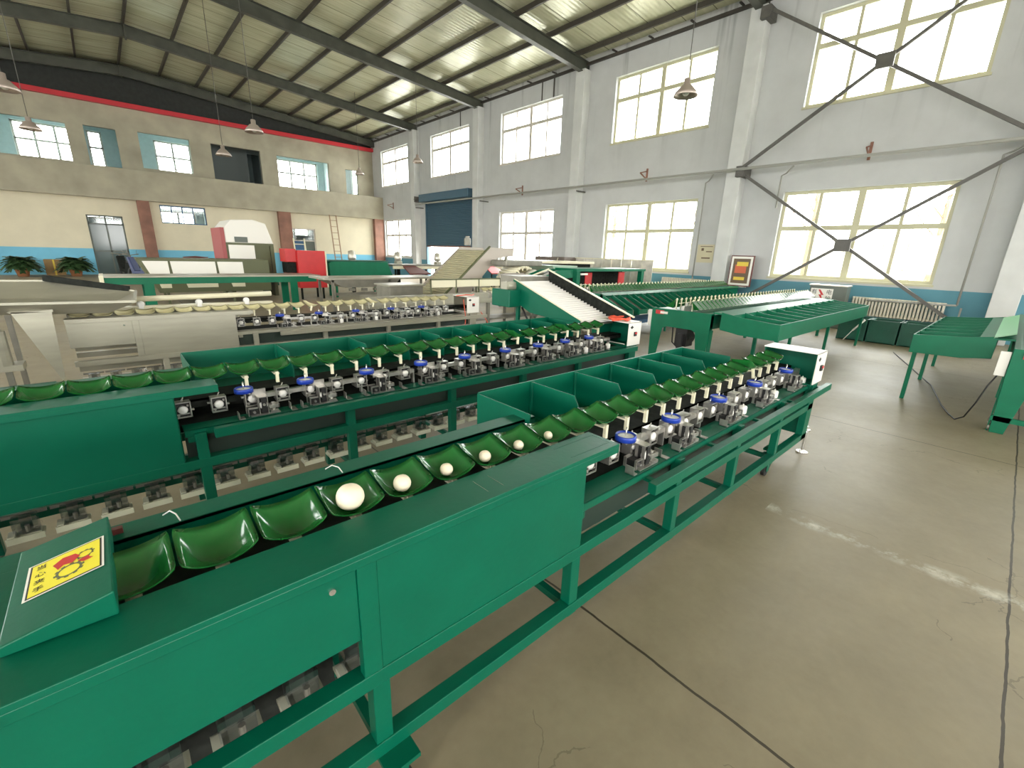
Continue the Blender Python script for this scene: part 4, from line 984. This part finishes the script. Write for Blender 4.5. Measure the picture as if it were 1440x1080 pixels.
# a bin/tank with dark top behind
t = thing('wash_tank', (9.6, 10.0, 0), 'long dark green tank with a pale lid under the second low window', 'tank')
MB().box(0, 3.0, 0, 1.2, .3, 1.15).build('body', 'bin_green', t, .01); MB().box(-.05, 3.05, -.05, 1.25, 1.30, 1.38).build('lid', 'cream', t, .01); MB().box(.05, 2.95, .05, 1.15, 1.15, 1.30).build('collar', 'dark', t)
for x, y in ((.1, .1), (2.8, .1), (.1, 1.0), (2.8, 1.0)): MB().box(x, x + .08, y, y + .08, 0, .3).build('leg', 'green_mid', t)

# low stainless line behind machine three (its continuation, cream cups and clear guard)
t = thing('sorting_machine', (4.2, 6.75, 0), 'second stainless sorting line behind the control box of the third machine', 'machine')
MB().box(0, 2.6, 0, .05, .64, .72).box(0, 2.6, .5, .55, .64, .72).box(0, 2.6, .0, .3, .715, .725).build('frame_rail', 'steel', t, .003)
MB().box(-1.2, 1.2, -.02, .02, .66, .84).build('side_panel', 'steel', t, .003)
for i in range(9):
    x = 1.3 + i * .15; cu = link(CUP_C, 'cup', t, (x, .25, .88)); link(STALK, 'stalk', cu); ca = link(CARR, 'carriage', t, (x, .18, .735)); link(CDISC, 'roller', ca)
b = MB().box(.3, 2.55, .6, .615, .9, 1.04)
b.build('cream_guard', 'cream', t); b = MB().box(.3, 2.56, .59, .62, 1.035, 1.06)
for x in (.3, .87, 1.43, 2.0, 2.54): b.box(x, x + .02, .59, .62, .72, 1.05)
b.build('guard_frame', 'olive', t)
for x in (-1.0, .1, 1.2, 2.4):
    for y in (0, .5): MB().box(x, x + .05, y, y + .05, 0, .64).build('leg', 'steel_dark', t)
MB().box(0, 2.6, .02, .5, .30, .33).build('lower_shelf', 'steel_dark', t)
t = thing('steel_box', (4.15, 8.3, 0), 'square dull stainless box on legs left of the pale inclined conveyor', 'box')
MB().box(0, .75, 0, .6, .62, .86).build('body', 'steel_dark', t, .005); MB().box(-.04, .8, -.03, .63, .86, .89).build('top_sheet', 'steel', t, .003)
for x, y in ((.02, .02), (.68, .02), (.02, .52), (.68, .52)): MB().box(x, x + .04, y, y + .04, 0, .62).build('leg', 'steel_dark', t)

# long stainless topped table and green beam table
t = thing('work_table', (-.12, 12.3, 0), 'long table with pale top and bright green side beam at left', 'table')
MB().box(0, 4.3, -.05, .9, .84, .87).build('table_top', 'steel', t, .004); MB().box(.05, 4.2, -.02, .02, .70, .84).box(.05, 4.2, .83, .87, .70, .84).build('side_beam', 'green_mid', t, .003)
MB().box(-.02, .05, -.06, .9, .70, .88).build('end_cap', 'cream', t, .004)
for x, y in ((.66, -.02), (.66, .8), (3.55, -.02), (3.55, .8)): MB().box(x, x + .17, y, y + .04, 0, .71).build('leg', 'green_mid', t, .003)
t = thing('steel_table', (3.6, 10.4, 0), 'long pale stainless table running right from the green beam table', 'table')
MB().box(0, 3.2, 0, 1.0, .86, .90).build('table_top', 'steel', t, .004); MB().prism([(.1, .86), (1.9, .86), (1.75, .68), (.5, .68)], 'y', .05, .95).build('catch_pan', 'steel_dark', t)
for x, y in ((.2, .05), (1.6, .05), (3.0, .05), (.2, .9), (3.0, .9)): MB().box(x, x + .05, y, y + .05, 0, .86).build('leg', 'steel_dark', t)
b = MB()
for i in range(7): b.box(.6 + i * .3, .72 + i * .3, .0, .1, .6, .66)
b.box(.3, 3.0, .1, .14, .5, .56).build('roller_bracket', 'steel_dark', t)

# tall white panelled machine with red panels
t = thing('panelled_machine', (.6, 14.8, 0), 'low white panelled machine in dark green framing at left, behind the long green beam table', 'machine')
MB().prism([(.0, 1.16), (3.0, 1.16), (3.0, .3), (.35, .3)], 'y', .02, 1.3).build('body_frame', 'olive', t, .004)
for x0, x1 in ((.10, .62), (.67, 1.66), (1.71, 2.32)):
    sl_ = .12 if x0 < .2 else 0
    MB().prism([(x0, 1.10), (x1, 1.10), (x1 + .01, .70), (x0 + sl_ + .03, .70)], 'y', -.01, .02).build('white_panel', 'white', t)
    MB().prism([(x0 + .25, .62), (x1, .62), (x1, .42), (x0 + .3, .42)], 'y', -.01, .02).build('lower_panel', 'cream', t)
for x in (.5, 2.0): MB().box(x, x + .06, .1, .16, 0, .3).build('leg', 'olive', t); MB().box(x, x + .06, 1.1, 1.16, 0, .3).build('leg', 'olive', t)
t = thing('tunnel_machine', (2.72, 16.2, 0), 'tall white tunnel machine with rounded hood and faded red end, at left', 'machine')
b = MB().prism([(.1, 1.62), (.1, 2.05), (.3, 2.28), (.9, 2.32), (1.25, 2.22), (1.42, 1.62)], 'y', 0, 1.6); b.build('hood', 'white', t, .02)
MB().box(.0, .1, -.02, 1.5, .9, 2.05).build('red_end_panel', mat('faded_red_panel', (.36, .08, .08), .5), t)
MB().box(.35, .70, -.012, .0, 1.64, 1.80).build('vent_grille', 'cab', t)
MB().box(.1, 1.42, .0, 1.6, 1.55, 1.62).box(.1, .2, 0, 1.6, .0, 1.55).box(1.32, 1.42, 0, 1.6, 0, 1.55).build('frame', 'olive', t)
MB().box(.16, .86, -.03, .0, .74, 1.56).build('white_door', 'white', t, .004); MB().box(.86, 1.3, .02, .04, .62, 1.55).build('olive_panel', 'olive', t); MB().box(.16, .86, -.03, 0, .40, .70).build('lower_door', 'white', t, .004)
t = thing('red_cabinet', (4.05, 14.6, 0), 'bright red steel cabinet standing behind the long table', 'cabinet')
MB().box(.30, 1.12, 0, .8, .35, 1.46).build('body', 'red', t, .01); MB().box(.0, .30, .1, .7, 1.12, 1.50).build('side_housing', 'red', t, .01); MB().box(.03, .28, .15, .65, .80, 1.10).build('gear_box', 'dark', t)
MB().box(1.12, 1.16, .0, .8, .35, 1.44).build('white_edge', 'cream', t); MB().box(.35, .40, .1, .15, 0, .35).box(1.0, 1.05, .1, .15, 0, .35).box(.35, .4, .65, .7, 0, .35).box(1.0, 1.05, .65, .7, 0, .35).build('legs', 'dark', t)
t = thing('green_housing', (5.35, 14.8, 0), 'long bright green machine housing right of the red cabinet', 'machine')
MB().prism([(0, .55), (0, 1.10), (.1, 1.14), (2.0, 1.14), (2.25, .55)], 'y', 0, .9).build('body', 'green_mid', t, .01); MB().box(-.1, 2.1, .1, .9, 1.14, 1.18).build('lid', 'bin_green', t, .004)
for x in (.2, 1.8): MB().box(x, x + .06, .1, .16, 0, .56).build('leg', 'green_mid', t); MB().box(x, x + .06, .7, .76, 0, .56).build('leg', 'green_mid', t)
# vertical sensor heads
for i, (x, y, lb) in enumerate(((6.6, 16.0, 'grey sensor head rising behind the green housing, below the ladder'), (8.6, 16.4, 'grey sensor head on a post in front of the rightmost brown column'), (10.4, 16.4, 'twin grey sensor head in front of the far low window'), (12.2, 16.4, 'grey sensor head just left of the blue shutter'))):
    t = thing('sensor_head', (x, y, 0), lb, 'machine', 'grey sensor heads')
    MB().box(-.05, .05, -.05, .05, 0, 1.15).build('post', 'dark', t); MB().box(-.12, .12, -.12, .12, .85, 1.15).build('bracket', 'steel', t, .02)
    MB().lathe([(.0001, 0), (.12, .01), (.14, .1), (.12, .32), (.0001, .36)], (0, 0, 1.15), n=14).build('head', 'brushed', t)
t = thing('conveyor_table', (7.75, 15.2, 0), 'dark flat conveyor line with red chutes left of the blue shutter', 'conveyor')
MB().box(0, 5.4, 0, .8, .98, 1.06).build('bed', 'steel_dark', t, .004); MB().box(0, 5.4, -.02, 0, .90, 1.0).build('cream_side', 'cream', t)
for x in (.4, 2.4, 4.2): MB().hexa([(x, -.5, .72), (x + .9, -.5, .72), (x + .5, .0, .98), (x, 0, .98), (x, -.5, .76), (x + .9, -.5, .76), (x + .5, 0, 1.02), (x, 0, 1.02)]).build('red_chute', 'red' if x > 4 else 'maroon', t)
for x in (.1, 1.8, 3.6, 5.2):
    for y in (.02, .74): MB().box(x, x + .05, y, y + .05, 0, .98).build('leg', 'dark', t)
# scrap machine parts on the floor between columns
t = thing('green_funnel', (3.4, 20.5, 0), 'dark green sheet metal funnel part lying tilted by the back wall', 'part')
MB().prism([(-.9, .0), (1.3, 1.25), (1.7, 1.1), (1.9, .0)], 'y', 0, 1.4).build('shell', 'bin_green', t, .02)
MB().tube([(.6, .3, 1.0), (.2, .3, 1.5), (.0, .3, 1.75)], .12, 8).build('grey_spout', 'steel_dark', t)
t = thing('steel_table', (2.2, 22.9, 0), 'dark bench carrying brown parts beside the left brown column', 'table')
MB().box(0, 1.6, 0, .8, .85, .9).build('table_top', 'brown_box', t); MB().lathe([(.0001, 0), (.4, 0), (.45, .12), (.0001, .16)], (.7, .4, .9), n=20).build('round_part', 'maroon', t)
for x in (.05, 1.5):
    for y in (.05, .7): MB().box(x, x + .05, y, y + .05, 0, .85).build('leg', 'dark', t)

# ladder
t = thing('ladder', (10.95, 28.95, 0), 'thin wooden ladder leaning against the concrete fascia', 'ladder')
b = MB().bar((-.2, -.5, 0), (-.2, .1, 3.5), .05, .05).bar((.2, -.5, 0), (.2, .1, 3.5), .05, .05); b.build('side_rail', 'bamboo', t)
for i in range(9):
    z = .3 + i * .36; f = z / 3.5; MB().bar((-.2, -.5 + .6 * f, z), (.2, -.5 + .6 * f, z), .03, .03).build('rung', 'bamboo', t)
t = thing('short_ladder', (8.0, 26.0, 0), 'short pale ladder behind the red cabinet', 'ladder')
b = MB().bar((-.25, 0, 0), (-.25, .4, 2.0), .06, .05).bar((.3, 0, 0), (.3, .4, 2.0), .06, .05); b.build('side_rail', 'cream', t)
for i in range(5): MB().bar((-.25, .08 * i, .35 * i + .3), (.3, .08 * i, .35 * i + .3), .04, .04).build('rung', 'cream', t)
# potted palms and boxes
def palm(x, y, lab, sc=1.0):
    t = thing('potted_palm', (x, y, 0), lab, 'plant', 'potted palms')
    MB().lathe([(.0001, 0), (.17, 0), (.24, .32), (.26, .34), (.26, .38), (.22, .38), (.0001, .34)], (0, 0, 0), n=18).build('pot', 'terracotta', t)
    MB().tube([(0, 0, .3), (.02, 0, .62)], .10, 8).build('trunk', 'soil', t)
    random.seed(int(x * 10) + 50); b = MB()
    for k in range(64):
        a = k * 2.399; el = -.1 + 1.15 * (k / 64); ln = .62 + .12 * random.random(); c, s_ = math.cos(a), math.sin(a)
        pts = [Vector((0, 0, .62))]
        for q in range(1, 7):
            f = q / 6; pts.append(Vector((c * ln * f * math.cos(el * .9) * 1.0, s_ * ln * f * math.cos(el * .9), .62 + ln * (f * math.sin(el) * .75) - .38 * f * f * (1.1 - el * .5))))
        for q in range(6):
            p0, p1 = pts[q], pts[q + 1]; sd = Vector((-s_, c, 0)); w = .11 * math.sin(PI * (q + .7) / 7.2)
            for sg_ in (-1, 1):
                b.quad([p0, p1, p1 + sd * w * sg_ * 1.4 + Vector((c * .03, s_ * .03, -.03)), p0 + sd * w * sg_ + Vector((0, 0, -.02))])
    b.build('fronds', 'leaf', t)
palm(-2.65, 28.1, 'dark potted palm in a terracotta pot at the far left')
palm(-1.02, 28.1, 'dark potted palm between the cardboard box and the glass door')
t = thing('cardboard_box', (-2.02, 28.93, 0), 'brown cardboard box standing between the two palms', 'box')
MB().box(0, .62, 0, .5, 0, .68).build('box_body', 'cardboard', t, .006); MB().box(.28, .34, -.004, .0, 0, .68).build('tape', 'ochre', t)
# scooters parked by the door
def scooter(x, y, mt, lab, rzv):
    t = thing('motor_scooter', (x, y, 0), lab, 'scooter', 'scooters by the glass door', rz=rzv)
    for xx in (-.6, .6):
        w = MB().lathe([(.16, -.04), (.25, -.05), (.27, 0), (.25, .05), (.16, .04), (.16, -.04)], (xx, 0, .27), 'y', 22).build('wheel', 'black', t); MB().cyl((xx, -.03, .27), .06, .06, 'y', 12).build('hub', 'steel_dark', w)
    b = MB().prism([(-.75, .35), (-.8, .62), (-.1, .68), (.05, .40), (.35, .38), (.55, .95), (.68, .92), (.52, .26), (-.4, .24)], 'y', -.14, .14); b.build('body', mt, t, .03)
    MB().prism([(-.78, .64), (-.75, .76), (-.15, .76), (-.08, .66)], 'y', -.12, .12).build('seat', 'black', t, .03)
    MB().tube([(.56, -.32, 1.05), (.60, 0, 1.0), (.56, .32, 1.05)], .018, 8).tube([(.60, 0, 1.0), (.66, 0, .5), (.6, 0, .27)], .025, 8).tube([(.57, -.25, 1.05), (.6, -.3, 1.2)], .006, 6).tube([(.57, .25, 1.05), (.6, .3, 1.2)], .006, 6).build('handlebar', 'steel_dark', t)
    MB().sphere((.66, 0, .88), .07, 12).build('headlight', 'white_disc', t)
scooter(.75, 26.2, 'dark', 'dark motor scooter parked in front of the glass door', 1.9)
scooter(1.2, 24.6, 'navy', 'navy motor scooter parked between the glass door and the white panelled machine', 2.2)
tag(MB().box(0, .55, 0, .4, 0, .25).box(-.02, .57, -.02, .42, .25, .28).build('red_crate', 'red', loc=(1.05, 21.0, 0)), 'small red crate on the floor near the navy scooter', 'crate')
tag(MB().box(-.15, .15, -.012, .0, 0, .3).build('wall_sign', 'red', loc=(XW - .2, 24.4, 1.5)), 'small red sign on the pillar left of the blue shutter', 'sign') if False else None

# ------------------------------------------------------------------ light
w = bpy.data.worlds.new('sky'); S.world = w; w.use_nodes = True
bg = w.node_tree.nodes['Background']; bg.inputs[0].default_value = (1.0, .985, .95, 1); bg.inputs[1].default_value = 13.0
def portal(x, y, z, sx, sy, rot):
    l = bpy.data.lights.new('window_portal', 'AREA'); l.shape = 'RECTANGLE'; l.size = sx; l.size_y = sy; l.cycles.is_portal = True
    o = bpy.data.objects.new('window_portal', l); C.objects.link(o); o.location = (x, y, z); o.rotation_euler = rot
for hs, X, ry in ((holes, XW + .32, PI / 2), (lh, XL - .32, -PI / 2)):
    for (a, c, z0, z1) in hs:
        portal(X, (a + c) / 2, (z0 + z1) / 2, z1 - z0, c - a, (0, ry, 0))
for x0, x1, z0, z1 in ((-8, -3, 1.2, 3.4), (6, 11, 1.2, 3.4), (-8, -3, 5.4, 7.5), (6, 11, 5.4, 7.5), (0, 4, 0, 4)):
    portal((x0 + x1) / 2, YF - .32, (z0 + z1) / 2, x1 - x0, z1 - z0, (PI / 2, 0, 0))
portal(4, 35.62, 6.3, 22, 2.2, (-PI / 2, 0, 0))

# ------------------------------------------------------------------ camera
cam = bpy.data.cameras.new('camera'); co = bpy.data.objects.new('camera', cam); C.objects.link(co)
cam.sensor_width = 36; cam.lens = 622 / 1440 * 36; cam.clip_start = .05; cam.clip_end = 300
a, p, c = R(42.1), R(16.4), R(-1.85)
f = Vector((math.sin(a) * math.cos(p), math.cos(a) * math.cos(p), -math.sin(p))); rt = Vector((math.cos(a), -math.sin(a), 0)); d = f.cross(rt)
r2 = rt * math.cos(c) + d * math.sin(c); d2 = -rt * math.sin(c) + d * math.cos(c)
mw = Matrix((r2, -d2, -f)).transposed().to_4x4(); mw.translation = (0, 0, 1.56)
co.matrix_world = mw; S.camera = co
S.view_settings.view_transform = 'Standard'; S.view_settings.look = 'None'; S.view_settings.gamma = 1; S.view_settings.exposure = 0.5
S.view_settings.use_curve_mapping = False
S.cycles.max_bounces = 10; S.cycles.diffuse_bounces = 6; S.cycles.transparent_max_bounces = 12
